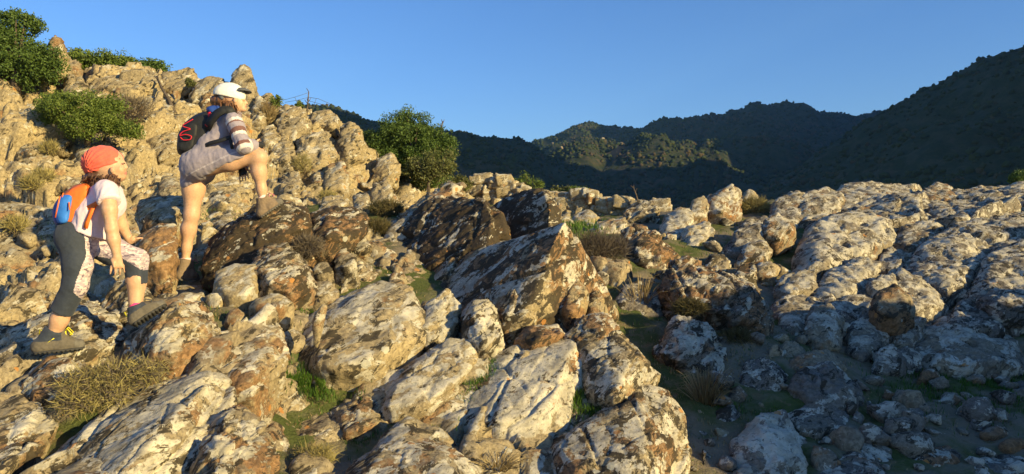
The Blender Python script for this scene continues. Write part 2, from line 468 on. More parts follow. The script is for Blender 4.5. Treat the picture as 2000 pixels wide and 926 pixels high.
SEED = [100]
BN = np.array([-0.55, -0.2, 0.81])        # bedding normal
def erode(V, Fq, size, style, seed, vox, relief=1.0):
    """surface relief of a stone: blocks and joints, bedding, knobs and solution pits"""
    N = vnormals(V, Fq)
    s = size
    Q = V + seed * 1.37
    B = Q + np.outer((Q @ BN) * 1.1, BN)
    W = B + 0.10 * s * np.stack([pnoise(Q * (1.6 / s), 1), pnoise(Q * (1.6 / s), 2), pnoise(Q * (1.6 / s), 3)], 1)
    D = (0.032 if style in ('block', 'slab') else 0.045) * s * fbm(Q * (1.9 / s), 3, seed % 50)
    if style == 'block':
        f1, f2, rid, rel = worley(W * (2.1 / s), seed)
        D += s * (0.05 * (rid[:, 0] - 0.5) + 0.12 * (rel * (rid - 0.5)).sum(1)) - 0.028 * s * (1 - sstep(0, 0.10, f2 - f1))
        f1, f2, rid, rel = worley(W * (6.0 / s), seed + 5)
        D += s * (0.018 * (rid[:, 0] - 0.5) + 0.03 * (rel * (rid - 0.5)).sum(1)) - 0.006 * s * (1 - sstep(0, 0.12, f2 - f1))
        f1, f2, rid, rel = worley((B + 0.03 * np.stack([pnoise(Q * 6, 1), pnoise(Q * 6, 2), pnoise(Q * 6, 3)], 1)) * 4.2, seed + 11)
        D += 0.018 * (rid[:, 0] - 0.5) + 0.034 * (rel * (rid - 0.5)).sum(1) - 0.016 * (1 - sstep(0, 0.09, f2 - f1))
        D += 0.011 * fbm(B * 6, 4, 3) + 0.008 * fbm(Q * 21, 3, 4, ridged=True)
    elif style == 'slab':      # bedded, with long joints
        f1, f2, rid, rel = worley(W * (1.5 / s), seed)
        D += s * (0.045 * (rid[:, 0] - 0.5) + 0.07 * (rel * (rid - 0.5)).sum(1)) - 0.03 * s * (1 - sstep(0, 0.07, f2 - f1))
        f1, f2, rid, rel = worley((B + 0.03 * np.stack([pnoise(Q * 6, 1), pnoise(Q * 6, 2), pnoise(Q * 6, 3)], 1)) * 3.4, seed + 11)
        D += 0.012 * (rid[:, 0] - 0.5) + 0.020 * (rel * (rid - 0.5)).sum(1) - 0.014 * (1 - sstep(0, 0.07, f2 - f1))
        t = (Q @ BN) / 0.11 + 1.3 * pnoise(Q * 2.3, 4)
        D += 0.014 * np.abs(((t % 1.0) - 0.5)) * 2 * sstep(-0.1, 0.3, pnoise(Q * 1.7, 9))
        D += 0.013 * fbm(B * 5, 4, 3) + 0.009 * fbm(Q * 19, 3, 4, ridged=True)
    elif style == 'pit':       # rounded, dissolved stone
        D += 0.022 * s * fbm(W * (4.5 / s), 3, seed % 40, ridged=True)
        f1, f2, rid, rel = worley(W * (3.4 / s), seed)
        D -= 0.03 * s * (1 - sstep(0.0, 0.13, f2 - f1)) * sstep(0.3, 0.8, rid[:, 1])
        pr = 0.10 + 0.24 * rid[:, 2]
        D -= 0.075 * s * (1 - sstep(pr * 0.45, pr, f1)) * (rid[:, 0] > 0.62)
        f1, f2, rid, rel = worley(Q * 7.0, seed + 9)
        D -= 0.032 * (1 - sstep(0.06, 0.26, f1)) * (rid[:, 0] > 0.6)
        D += 0.022 * fbm(B * 5, 4, 3) + 0.009 * fbm(Q * 22, 3, 4)
    else:                       # 'round'
        f1, f2, rid, rel = worley(W * (2.6 / s), seed)
        D += s * 0.06 * (rel * (rid - 0.5)).sum(1)
        D += 0.03 * s * fbm(Q * (6 / s), 3, 3) + 0.007 * fbm(Q * 24, 3, 4)
    return V + N * (D * relief)[:, None]

def make_rock(name, outline, db, dt, apex=None, th=0.5, bulge=0.22, style='block', col=(0.5, 0.5, 0.5, 0.5), label=None, group=None,
              parent=None, relief=1.0, rounding=None, sink=0.18, vox=None, cat='rock'):
    SEED[0] += 1
    o = np.array([(p[0], p[1]) for p in outline], float)
    ymin, ymax = o[:, 1].min(), o[:, 1].max()
    c = o.mean(0)
    dm = 0.5 * (db + dt)
    w_px = max(o[:, 0].max() - o[:, 0].min(), ymax - ymin)
    size = w_px / F * dm
    pts = []
    for p in outline:
        d = p[2] if len(p) > 2 else db + (dt - db) * (ymax - p[1]) / max(1, ymax - ymin)
        pts.append(P(p[0], p[1], d))
        # a shoulder between rim and face, and the hidden back
        soft = style in ('round', 'pit')
        q = c + (np.array(p[:2]) - c) * (0.62 if soft else rnd.uniform(0.25, 0.88))
        if apex is None: pts.append(P(q[0], q[1], d - bulge * size * (0.75 if soft else rnd.uniform(0.25, 1.05)) + (db - d) * 0.2))
        q = c + (np.array(p[:2]) - c) * 0.80
        pts.append(P(q[0], q[1] + 0.05 * (ymax - ymin), d + th * size))
        if p[1] > c[1] + 0.15 * (ymax - ymin):
            pb = P(p[0], p[1], d); pts.append(pb + np.array([0, 0.05, -sink])); pts.append(pb + np.array([0, th * size * 0.8, -sink]))
    for a in (apex or []): pts.append(P(a[0], a[1], a[2]))
    if rounding is None: rounding = 2 if style in ('round', 'pit') else 0
    fine = vox or max((0.0029 if style != 'pit' else 0.0034) * dm, size / 150)
    V, Fq = hull_np(pts, size / 24 if rounding else None, rounding, fine)
    V = erode(V, Fq, size, style, SEED[0], fine, relief)
    if dm < 16:      # drop what lies deep in the ground
        deep = V[:, 2] < H0(V[:, 0], V[:, 1]) - 0.22
        Fq = [f[~deep[f].all(1)] for f in Fq]
        used = np.unique(np.concatenate([f.ravel() for f in Fq])); rm = -np.ones(len(V), int); rm[used] = np.arange(len(used))
        V = V[used]; Fq = [rm[f] for f in Fq]
    loc = np.array([V[:, 0].mean(), V[:, 1].mean(), V[:, 2].min()])
    ob = obj(name, mesh_np(name, V - loc, Fq, [ROCK]), parent, loc)
    ob.color = col
    if label: tag(ob, label, cat, group)
    return ob

C_LITCH = (0.72, 0.50, 0.45, 0.55)
C_MIX = (0.55, 0.55, 0.55, 0.5)
C_DARK = (0.45, 0.62, 0.68, 0.35)
C_RUST = (0.35, 0.85, 0.5, 0.55)
C_TAN = (0.52, 0.45, 0.35, 0.75)
C_GREY = (0.62, 0.30, 0.50, 0.12)
C_SHGREY = (0.42, 0.28, 0.50, 0.10)

BOULDERS = [
 # name, outline, d bottom, d top, options
 ('rock_slab', [(60,985),(70,926),(120,880),(230,790),(330,745),(395,728),(440,745),(450,790),(380,860),(345,926),(340,985)], 3.15, 4.1, dict(relief=0.7, style='slab', col=(0.74,0.5,0.5,0.55), apex=[(400,750,3.75),(330,830,3.35),(250,920,3.05),(180,850,3.45)], label='long pale lichen slab slanting up from the lower left corner')),
 ('boulder', [(345,990),(352,926),(370,870),(440,790),(470,785),(520,830),(533,880),(522,926),(515,990)], 3.15, 3.85, dict(col=(0.56,0.6,0.48,0.6), label='tan block with orange stains wedged against the long pale slab')),
 ('rock_slab', [(395,725),(402,680),(470,630),(520,613),(545,640),(560,690),(520,770),(500,800),(450,790),(430,745)], 4.05, 4.9, dict(style='slab', col=(0.62,0.62,0.42,0.65), label='white topped slab with orange flank above the tan block')),
 ('boulder', [(-60,800),(30,780),(75,783),(112,830),(75,885),(25,926),(-20,985),(-90,985)], 3.2, 3.75, dict(col=(0.6,0.5,0.5,0.65), label='sunlit rock cut by the left edge at the bottom')),
 ('boulder', [(40,785),(45,750),(62,722),(95,697,4.02),(140,695,4.05),(166,712),(172,760),(120,800),(60,805)], 3.75, 4.05, dict(col=(0.62,0.6,0.5,0.5), th=0.6, label='small pale rock just below the child\'s lower boot')),
 ('boulder', [(-40,790),(-40,680),(0,645),(60,612),(150,572),(232,618),(250,660),(205,712),(190,745),(100,720),(40,765)], 4.0, 4.9, dict(col=(0.64,0.56,0.56,0.55), apex=[(70,690,4.12),(165,684,4.12),(200,680,4.2),(20,700,4.1),(160,620,4.4)], label='lichen blotched rock the child\'s lower boot stands on')),
 ('boulder', [(195,600),(225,555),(255,540),(292,560),(302,600),(262,655),(215,655)], 4.75, 5.1, dict(col=C_DARK, label='dark rock in shadow between the child\'s legs')),
 ('boulder', [(242,695),(255,658),(275,640,4.25),(330,598,4.3),(352,582,4.5),(400,592),(430,640),(432,670),(372,705),(340,735),(265,735)], 4.05, 4.8, dict(col=(0.62,0.66,0.5,0.6), label='mottled rock under the child\'s raised boot')),
 ('rock', [(335,735),(345,700),(380,688),(402,700),(396,725),(360,745)], 4.2, 4.35, dict(col=C_TAN, label='small tan stone leaning on the mottled rock')),
 ('boulder', [(575,690),(600,620),(660,580),(740,548),(800,560),(828,610),(828,670),(750,735),(640,755),(580,740)], 4.85, 5.7, dict(col=(0.66,0.36,0.5,0.6), style='round', rounding=4, label='large rounded boulder crusted pale, left of the central ridge')),
 ('rock', [(608,628),(614,612),(632,592),(641,596),(634,612),(618,632)], 4.75, 4.8, dict(col=C_TAN, style='round', label='small upright stone leaning against the large rounded boulder')),
 ('rock_slab', [(530,860),(555,805),(640,778),(715,762),(735,800),(700,860),(610,895),(545,890)], 4.2, 5.0, dict(col=(0.28,0.35,0.45,0.5), bulge=0.05, style='slab', label='low brown slab lying flat below the large rounded boulder')),
 ('rock', [(640,805),(690,780),(735,758),(760,775),(757,832),(705,868),(665,855)], 4.35, 4.85, dict(col=(0.4,0.4,0.5,0.55), label='brown stone at the end of the low flat slab')),
 ('boulder', [(742,805),(760,755),(830,690),(880,660),(915,665),(930,700),(900,745),(830,795),(760,825)], 4.55, 5.15, dict(col=(0.74,0.42,0.4,0.6), style='slab', label='pale humped rock between rounded boulder and white patched slab')),
 ('rock_slab', [(850,800),(930,740),(960,700),(1010,690),(1050,660),(1110,648),(1135,665),(1132,740),(1135,790),(1110,855),(1020,890),(930,875),(860,835)], 4.35, 5.35, dict(relief=0.6, col=(0.98,0.45,0.56,0.45), bulge=0.06, th=0.4, style='slab', label='broad tilted slab with a big white lichen patch')),
 ('boulder', [(1128,665,5.2),(1210,648,5.3),(1245,690,5.0),(1286,742,4.95),(1255,768,4.75),(1200,778,4.55),(1150,772,4.75),(1128,750,5.0)], 4.7, 5.3, dict(style='slab', col=(0.60,0.42,0.56,0.55), apex=[(1208,655,5.15),(1240,692,4.9),(1212,740,4.65)], label='sharp edged rock with a sunlit right facet beside the white patched slab')),
 ('boulder', [(1060,1000),(1060,926),(1075,870),(1110,842),(1190,800),(1250,752),(1300,760),(1335,810),(1343,870),(1337,926),(1325,1000)], 3.95, 4.85, dict(style='slab', col=(0.60,0.58,0.60,0.55), label='big boulder at bottom centre with white crust and rusty right flank')),
 ('boulder', [(640,1000),(665,926),(720,885),(800,818),(850,838),(900,880),(940,926),(945,1000)], 3.6, 4.35, dict(col=(0.58,0.5,0.5,0.6), style='round', label='rounded tan boulder cut by the bottom edge left of centre')),
 # the central ridge
 ('boulder', [(795,600,6.7),(850,520,7.1),(960,482,7.2),(1050,452,6.7),(1100,435,6.05),(1130,490,6.35),(1165,560,6.5),(1192,612,6.4),(1150,650,5.9),(1000,650,5.45),(900,665,5.75),(820,650,6.1)], 5.7, 6.7, dict(rounding=0, relief=0.5, style='slab', apex=[(1100,436,5.98),(1078,480,5.75),(1060,540,5.55),(1040,590,5.42),(985,640,5.38)], col=(0.56,0.72,0.60,0.6), label='tall wedge with sharp crest, grey left face and orange right face')),
 ('boulder', [(972,602),(1000,563),(1040,567),(1060,600),(1042,634),(1000,640),(978,625)], 5.4, 5.6, dict(style='block', rounding=1, col=(0.48,0.55,0.6,0.6), label='brown knob at the foot of the tall wedge')),
 ('boulder', [(1090,612),(1104,570),(1126,538),(1152,565),(1142,602),(1110,636)], 5.55, 5.95, dict(style='block', rounding=1, col=(0.4,0.66,0.5,0.7), label='orange upright lump on the right flank of the tall wedge')),
 ('boulder', [(1138,625),(1146,585),(1165,562),(1182,590),(1178,625),(1155,640)], 5.8, 6.1, dict(style='block', rounding=1, col=(0.4,0.66,0.5,0.7), label='small orange lump at the far right of the tall wedge')),
 ('boulder', [(900,645),(920,590),(955,578),(978,620),(988,662),(950,706),(905,696)], 5.1, 5.45, dict(col=(0.66,0.45,0.66,0.5), label='white and brown rock below the wedge\'s grey face')),
 ('boulder', [(818,650),(835,590),(880,563),(903,600),(885,655),(832,690)], 5.25, 5.6, dict(col=(0.80,0.4,0.5,0.5), label='white crusted rock touching the large rounded boulder\'s right side')),
 ('rock', [(1000,668),(1030,640),(1090,632),(1110,650),(1080,668),(1020,680)], 5.15, 5.4, dict(col=C_RUST, label='rusty ledge along the foot of the tall wedge')),
 ('rock', [(1100,655),(1140,620),(1190,608),(1212,642),(1182,668),(1120,670)], 5.2, 5.5, dict(col=(0.6,0.7,0.5,0.5), label='knobbly stone above the sharp edged rock')),
 ('boulder', [(733,540,7.4),(770,460,7.8),(830,402,8.1),(880,380,8.0),(940,385,7.6),(975,420,7.3),(982,470,7.0),(940,505,6.85),(870,528,6.8),(800,552,6.9),(742,560,7.1)], 6.75, 7.8, dict(apex=[(945,390,7.2),(965,430,6.9),(955,480,6.7),(880,400,7.5),(850,510,6.8)], relief=0.7, col=(0.42,0.78,0.78,0.3), label='big dark brown boulder with white crust left of the crest')),  # dark brown stone, with the shade on its front put into the colour
 ('boulder', [(955,475,7.9),(952,412,8.3),(1010,375,8.1),(1060,370,7.7),(1085,400,7.4),(1097,438,7.3),(1050,465,7.2),(990,490,7.4)], 7.2, 8.0, dict(apex=[(1062,372,7.5),(1075,410,7.1),(1070,450,7.0)], col=(0.5,0.68,0.76,0.3), label='grey brown boulder behind the wedge\'s crest')),  # darker crust colour also carries the shade of its dim front
 ('boulder', [(752,445),(790,410),(850,370),(900,363),(905,395),(880,420),(820,445)], 8.0, 8.9, dict(col=(0.6,0.66,0.45,0.5), label='orange and white rock behind the dark brown boulder')),
 ('rock', [(745,470),(760,440),(800,420),(835,425),(830,455),(785,480)], 7.7, 8.0, dict(col=(0.74,0.4,0.4,0.4), style='round', label='pale rock left of the dark brown boulder')),
 # under and around the woman
 ('boulder', [(385,525),(400,470),(470,420),(500,398),(545,392),(600,402),(612,450),(600,495),(540,510),(480,522),(420,535)], 5.95, 6.6, dict(col=(0.40,0.78,0.72,0.4), apex=[(470,430,6.1),(520,428,6.12),(545,415,6.15),(560,460,6.0),(500,500,5.9),(430,490,6.0),(590,430,6.15)], label='rusty brown rock under the woman\'s raised boot')),
 ('boulder', [(598,470),(605,415),(640,400),(700,402),(724,420),(716,455),(650,492),(610,495)], 6.3, 6.9, dict(col=(0.38,0.85,0.66,0.4), label='reddish rock right of the one under the woman\'s raised boot')),
 ('boulder', [(478,525),(520,475),(560,473),(600,510),(612,550),(572,580),(500,580)], 5.35, 5.8, dict(col=(0.56,0.66,0.6,0.45), label='split brown rock with white top below the rusty brown rock')),
 ('boulder', [(414,572),(420,530),(460,513),(500,513),(506,560),(490,588),(440,592)], 5.2, 5.5, dict(style='round', col=(0.62,0.35,0.3,0.75), label='rounded cream rock right of the woman\'s lower boot')),
 ('rock', [(484,600),(500,580),(540,572),(576,590),(560,604),(510,610)], 5.0, 5.15, dict(col=C_TAN, style='round', label='flat stone in front of the split brown rock')),
 ('rock', [(436,632),(445,608),(465,601),(480,615),(472,634),(450,640)], 4.8, 4.9, dict(col=(0.5,0.5,0.3,0.75), style='round', label='small round tan stone by the grass strip')),
 ('rock', [(588,582),(610,550),(640,545),(664,570),(650,588),(610,592)], 5.5, 5.7, dict(col=(0.5,0.5,0.4,0.4), label='grey pointed stone right of the split brown rock')),
 ('rock', [(650,525),(655,495),(675,484),(698,505),(700,525),(670,535)], 6.2, 6.4, dict(col=(0.6,0.4,0.6,0.3), label='small white spotted rock in the shaded hollow')),
 ('rock', [(605,532),(620,512),(640,510),(652,530),(630,540)], 6.0, 6.1, dict(col=C_MIX, style='round', label='small pale stone at the edge of the shaded hollow')),
 ('rock', [(678,492),(690,465),(710,460),(726,482),(715,498)], 6.9, 7.1, dict(col=C_MIX, label='stone behind the white spotted rock in the hollow')),
 ('boulder', [(250,510),(262,462),(310,432),(346,436),(350,505),(322,548),(270,540)], 5.5, 6.0, dict(col=(0.46,0.7,0.36,0.7), label='orange rock the child\'s hand rests on')),
 ('boulder', [(258,420),(270,390),(320,378),(360,382),(362,415),(345,445),(280,440)], 6.5, 7.0, dict(col=(0.66,0.55,0.45,0.6), label='white topped rock left of the woman\'s standing leg')),
 ('rock', [(300,570),(306,540),(322,528),(336,545),(333,568),(315,580)], 5.5, 5.6, dict(col=C_RUST, label='small orange block beside the woman\'s lower boot')),
 ('boulder', [(296,620),(318,575),(345,556),(395,555),(412,580),(390,612),(340,628)], 5.45, 6.3, dict(col=(0.5,0.5,0.4,0.7), th=0.4, apex=[(346,560,6.05),(392,560,6.05),(348,557,6.35),(390,556,6.40),(400,588,5.8),(330,596,5.7)], label='ochre ledge under the woman\'s lower boot')),
 ('rock', [(420,640),(405,615),(375,605),(350,620),(365,645),(400,655)], 4.9, 5.1, dict(col=C_TAN, label='tan stone behind the child\'s raised boot')),
 # right of the ridge
 ('boulder', [(1208,505),(1215,450),(1240,437),(1280,455),(1315,488),(1332,502),(1300,530),(1260,540)], 8.3, 9.0, dict(col=(0.36,0.75,0.6,0.4), label='smooth brown boulder with a sloping back behind the dry bush')),
 ('boulder', [(1285,565),(1308,515),(1350,503),(1420,530),(1480,570),(1505,610),(1492,645),(1440,645),(1380,618),(1310,605)], 6.5, 7.3, dict(col=(0.45,0.7,0.58,0.25), label='large shaded reddish grey boulder in the dip right of centre')),
 ('boulder', [(1275,690),(1318,625),(1350,610),(1385,640),(1410,680),(1407,730),(1340,738),(1300,728)], 5.6, 6.2, dict(col=(0.68,0.5,0.62,0.25), label='grey rock with white cap above the dry grass tuft')),
 ('rock', [(1192,615),(1215,560),(1250,546),(1292,590),(1297,620),(1240,630)], 6.8, 7.2, dict(col=C_SHGREY, label='grey shaded rock in the grass behind the wedge')),
 ('boulder', [(1438,745),(1455,705),(1500,697),(1546,730),(1537,790),(1480,800),(1443,775)], 5.4, 5.75, dict(style='pit', col=(0.5,0.25,0.6,0.05), label='round grey boulder with dark blotches in the shade')),
 ('boulder', [(1538,765),(1558,725),(1620,703),(1662,740),(1692,795),(1640,832),(1580,805)], 5.2, 5.6, dict(style='pit', col=C_SHGREY, label='grey boulder right of the round dark blotched one')),
 ('boulder', [(1395,1000),(1413,926),(1440,860),(1490,800),(1530,798),(1570,850),(1582,890),(1575,926),(1560,1000)], 4.3, 4.95, dict(style='round', col=(0.74,0.25,0.45,0.1), rounding=5, label='big smooth whitish boulder at the bottom in shade')),
 ('boulder', [(1533,812),(1600,775),(1650,800),(1657,850),(1600,868),(1550,855)], 4.9, 5.25, dict(style='pit', col=C_SHGREY, label='dark grey rock right of the smooth whitish boulder')),
 ('boulder', [(1555,990),(1572,926),(1610,880),(1690,858),(1740,890),(1785,926),(1795,990)], 4.3, 4.85, dict(style='slab', col=(0.5,0.4,0.5,0.1), label='grey furrowed rock at the bottom right of the whitish boulder')),
 ('boulder', [(1718,835),(1750,790),(1785,778),(1820,805),(1848,838),(1790,850)], 5.1, 5.4, dict(style='round', col=(0.32,0.35,0.45,0.25), label='dome shaped grey rock on the bare soil')),
 ('rock', [(1738,868),(1745,845),(1770,841),(1805,862),(1800,882),(1760,884)], 4.8, 4.9, dict(style='round', col=(0.62,0.3,0.3,0.1), label='pale oval stone below the dome shaped rock')),
 ('rock', [(1778,905),(1800,876),(1840,868),(1876,890),(1862,918),(1810,922)], 4.5, 4.7, dict(style='block', col=(0.4,0.75,0.4,0.2), label='grey and pink angular stone near the bottom right')),
 ('rock', [(1855,985),(1862,926),(1890,898),(1950,888),(2040,900),(2050,985)], 4.4, 4.7, dict(style='round', col=C_SHGREY, label='grey rock in the bottom right corner')),
 ('rock', [(1912,848),(1930,832),(1960,834),(1976,852),(1940,860)], 4.9, 5.0, dict(style='round', col=(0.2,0.8,0.3,0.3), label='flat reddish stone at the right edge')),
 ('rock', [(1950,870),(1962,858),(1995,856),(2010,870),(1975,880)], 4.75, 4.8, dict(style='round', col=(0.1,1.0,0.2,0.4), label='brick red stone at the right edge')),
 ('rock', [(1888,836),(1900,816),(1925,812),(1942,828),(1915,844)], 5.05, 5.1, dict(style='round', col=C_SHGREY, label='dark grey stone above the flat reddish one')),
 ('rock', [(1790,742),(1800,724),(1818,722),(1832,736),(1815,746)], 5.9, 5.95, dict(style='round', col=(0.1,1.0,0.2,0.4), label='red brown stone at the foot of the bedrock')),
 ('rock', [(1830,785),(1845,768),(1868,766),(1888,782),(1860,790)], 5.45, 5.5, dict(style='round', col=(0.3,0.4,0.4,0.3), label='flat grey brown stone on the grass edge')),
 ('rock', [(1384,845),(1398,802),(1430,788),(1452,812),(1442,850),(1410,856)], 5.0, 5.15, dict(style='round', col=C_SHGREY, label='small grey rock below the dry grass tuft')),
 ('rock', [(1355,985),(1362,900),(1372,872),(1392,890),(1402,926),(1400,985)], 4.4, 4.6, dict(col=C_SHGREY, label='narrow upright grey stone left of the smooth whitish boulder')),
 ('rock', [(1498,695),(1505,675),(1520,671),(1532,690),(1522,700)], 5.95, 6.0, dict(style='round', col=C_TAN, label='small yellowish stone on the mossy bank')),
 ('rock', [(1515,705),(1528,668),(1550,662),(1575,685),(1572,708),(1535,712)], 6.0, 6.15, dict(style='round', col=(0.15,0.5,0.3,0.5), rounding=6, label='smooth brown hump beside the yellowish stone')),
 ('rock', [(1535,722),(1560,690),(1600,685),(1640,700),(1660,722),(1600,735)], 5.75, 5.95, dict(style='round', col=(0.15,0.55,0.3,0.5), rounding=6, label='low smooth brown rock below the bedrock steps')),
 ('boulder', [(1698,595),(1714,562),(1750,553),(1782,580),(1788,612),(1760,636),(1714,624)], 6.55, 6.9, dict(style='pit', col=(0.25,0.7,0.5,0.5), label='rounded brown boulder perched on the bedrock')),
 ('boulder', [(1702,728),(1714,682),(1745,670),(1772,700),(1765,735),(1730,740)], 5.95, 6.2, dict(style='round', col=C_SHGREY, label='small humped grey rock at the bedrock\'s foot')),
 ('rock', [(1740,722),(1748,690),(1775,672),(1800,690),(1800,720),(1770,730)], 6.1, 6.35, dict(style='pit', col=C_GREY, label='knobby grey rock right of the small humped one')),
 # upper middle
 ('boulder', [(1285,470),(1298,420),(1330,400),(1352,410),(1357,440),(1332,482),(1300,502)], 9.8, 11.0, dict(style='round', col=(0.7,0.4,0.4,0.5), label='pale rounded rock left of the crowning boulder')),
 ('boulder', [(1366,425),(1380,380),(1430,361),(1449,373),(1447,422),(1400,436)], 11.2, 12.0, dict(col=(0.62,0.66,0.4,0.6), label='crowning boulder with flat white top on the skyline')),
 ('boulder', [(1340,432),(1350,392),(1375,380),(1386,400),(1380,430)], 11.0, 11.4, dict(style='round', col=(0.5,0.6,0.4,0.6), label='brown headed rock against the crowning boulder')),
 ('boulder', [(1318,485),(1342,440),(1385,428),(1399,450),(1372,485),(1340,500)], 9.4, 10.2, dict(col=(0.7,0.45,0.4,0.5), label='white block below the crowning boulder')),
 ('boulder', [(1445,400),(1452,378),(1464,366),(1480,380),(1492,400),(1465,408)], 12.6, 13.0, dict(style='round', col=C_TAN, label='brown rounded rock behind the crowning boulder')),
 ('boulder', [(1483,466),(1493,425),(1520,416),(1552,430),(1555,458),(1522,478)], 9.3, 9.8, dict(style='pit', col=(0.5,0.6,0.5,0.6), label='knobbly brown topped boulder left of the bedrock')),
 ('rock', [(1405,498),(1438,450),(1488,434),(1502,472),(1452,508)], 9.0, 9.7, dict(style='pit', col=C_SHGREY, label='low grey rock left of the knobbly brown topped boulder')),
 ('rock', [(1438,512),(1450,480),(1490,468),(1512,490),(1495,515)], 8.6, 9.0, dict(style='pit', col=C_MIX, label='grey stone under the knobbly brown topped boulder')),
 ('rock', [(1470,540),(1480,512),(1505,507),(1525,525),(1512,548)], 8.2, 8.5, dict(style='round', col=(0.4,0.6,0.4,0.7), label='orange topped round stone left of the bedrock foot')),
 ('rock', [(1372,528),(1385,500),(1412,494),(1434,512),(1420,532)], 8.5, 8.8, dict(col=C_MIX, label='angular stone behind the large shaded boulder')),
 ('rock', [(1425,550),(1445,515),(1472,508),(1482,535),(1462,556)], 8.0, 8.3, dict(col=C_DARK, label='dark stone right of the angular one')),
 ('boulder', [(1213,430),(1225,402),(1260,391),(1288,402),(1290,435)], 11.8, 12.4, dict(col=(0.5,0.5,0.55,0.6), label='dark fronted boulder at the end of the stone wall')),
 ('rock', [(1142,458),(1168,432),(1224,424),(1232,456),(1180,478)], 10.2, 10.8, dict(style='slab', col=C_TAN, label='tan slanting rock below the stone wall')),
 ('rock', [(1108,445),(1118,420),(1150,408),(1175,425),(1160,448)], 12.2, 12.7, dict(style='slab', col=C_TAN, label='tan rock above the green patch by the wall')),
 ('rock', [(1060,455),(1080,425),(1110,415),(1125,440),(1105,462)], 11.6, 12.0, dict(style='block', col=C_TAN, label='yellow block left of the green patch by the wall')),
 ('rock', [(1510,562),(1528,535),(1552,530),(1560,550),(1540,568)], 7.9, 8.1, dict(style='round', col=C_GREY, label='small pale stone at the bedrock\'s left foot')),
]
for nm, ol, db, dt, kw in BOULDERS:
    kw = dict(kw); a_ = np.array([p[:2] for p in ol], float); c_ = a_.mean(0)
    if np.ptp(a_[:, 0]) > 110 and 'boot' not in kw['label']:       # neighbours lean into each other
        ol = [tuple(c_ + (np.array(p[:2]) - c_) * np.array([1.06, 1.03])) + tuple(p[2:]) for p in ol]
    if c_[0] < 1290 and db < 8:
        q = kw['col']; kw['col'] = (q[0] - 0.04, q[1] + 0.05, q[2] + 0.03, min(1.0, q[3] + 0.16))
        kw.setdefault('relief', 0.62)
    make_rock(nm, ol, db, dt, **kw)
print('boulders', round(time.time() - T0, 1))

# bedrock pavement on the right: jointed slabs, pieces of one outcrop
pave = empty('bedrock_pavement', (4.5, 9.0, 1.2)); tag(pave, 'grey jointed bedrock pavement climbing to the skyline on the right', kind='structure')
bx_ = np.arange(2.0, 11.5, 0.034); by_ = np.arange(5.9, 15.8, 0.034)
V, Fq = grid_mesh('bedrock', bx_, by_, H0, None)
pxx = 1000 + V[:, 0] / V[:, 1] * F
left_ = np.interp(V[:, 1], [5.9, 6.4, 7.5, 9.0, 11, 16], [1690, 1590, 1520, 1535, 1500, 1490])
fr_ = np.interp(pxx, [1500, 1600, 1700, 1800, 2000, 2100, 2600], [7.0, 6.5, 6.3, 6.25, 6.35, 6.9, 7.5])
w_ = sstep(-10, 60, pxx - left_) * sstep(-0.1, 0.5, V[:, 1] - fr_) * (1 - sstep(14.6, 15.7, V[:, 1]))
keep = (w_[Fq] > 0.01).any(1); Fq = Fq[keep]
used = np.unique(Fq); remap = -np.ones(len(V), int); remap[used] = np.arange(len(used)); V = V[used]; Fq = remap[Fq]; w_ = w_[used]
Nn = vnormals(V, Fq)
cj, sj = math.cos(R(-28)), math.sin(R(-28))
Q_ = np.stack([V[:, 0] * cj + V[:, 1] * sj, (-V[:, 0] * sj + V[:, 1] * cj) * 0.55, V[:, 2]], 1)
Q_ = Q_ + 0.12 * np.stack([pnoise(V * 1.3, 1), pnoise(V * 1.3, 2), 0 * V[:, 0]], 1)
D = np.zeros(len(V))
for sc_, amp, tl, cr, sd in ((0.75, 0.22, 0.22, 0.16, 21), (2.2, 0.06, 0.16, 0.05, 22)):
    f1, f2, rid, rel = worley(Q_ * sc_, sd)
    D += amp * (rid[:, 0] - 0.5) + (tl / sc_) * ((rel * (rid - 0.5)).sum(1)) - cr * (1 - sstep(0.0, 0.09, f2 - f1))
f1, f2, rid, rel = worley(V * 3.0, 27)
D -= 0.07 * (1 - sstep(0.12, 0.34, f1)) * (rid[:, 0] > 0.6)
D += 0.10 * fbm(V * 0.9, 4, 6) + 0.035 * fbm(V * 4.5, 3, 7, ridged=True) + 0.02 * fbm(V * 12, 3, 8)
V = V + Nn * (D * w_)[:, None] + np.array([0, 0, 1.0]) * (0.34 * w_ - 0.22)[:, None]
bs = obj('bedrock_sheet', mesh_np('bedrock_sheet', V - np.array(pave.location), Fq, [ROCK]), pave); bs.color = (0.56, 0.38, 0.52, 0.22)
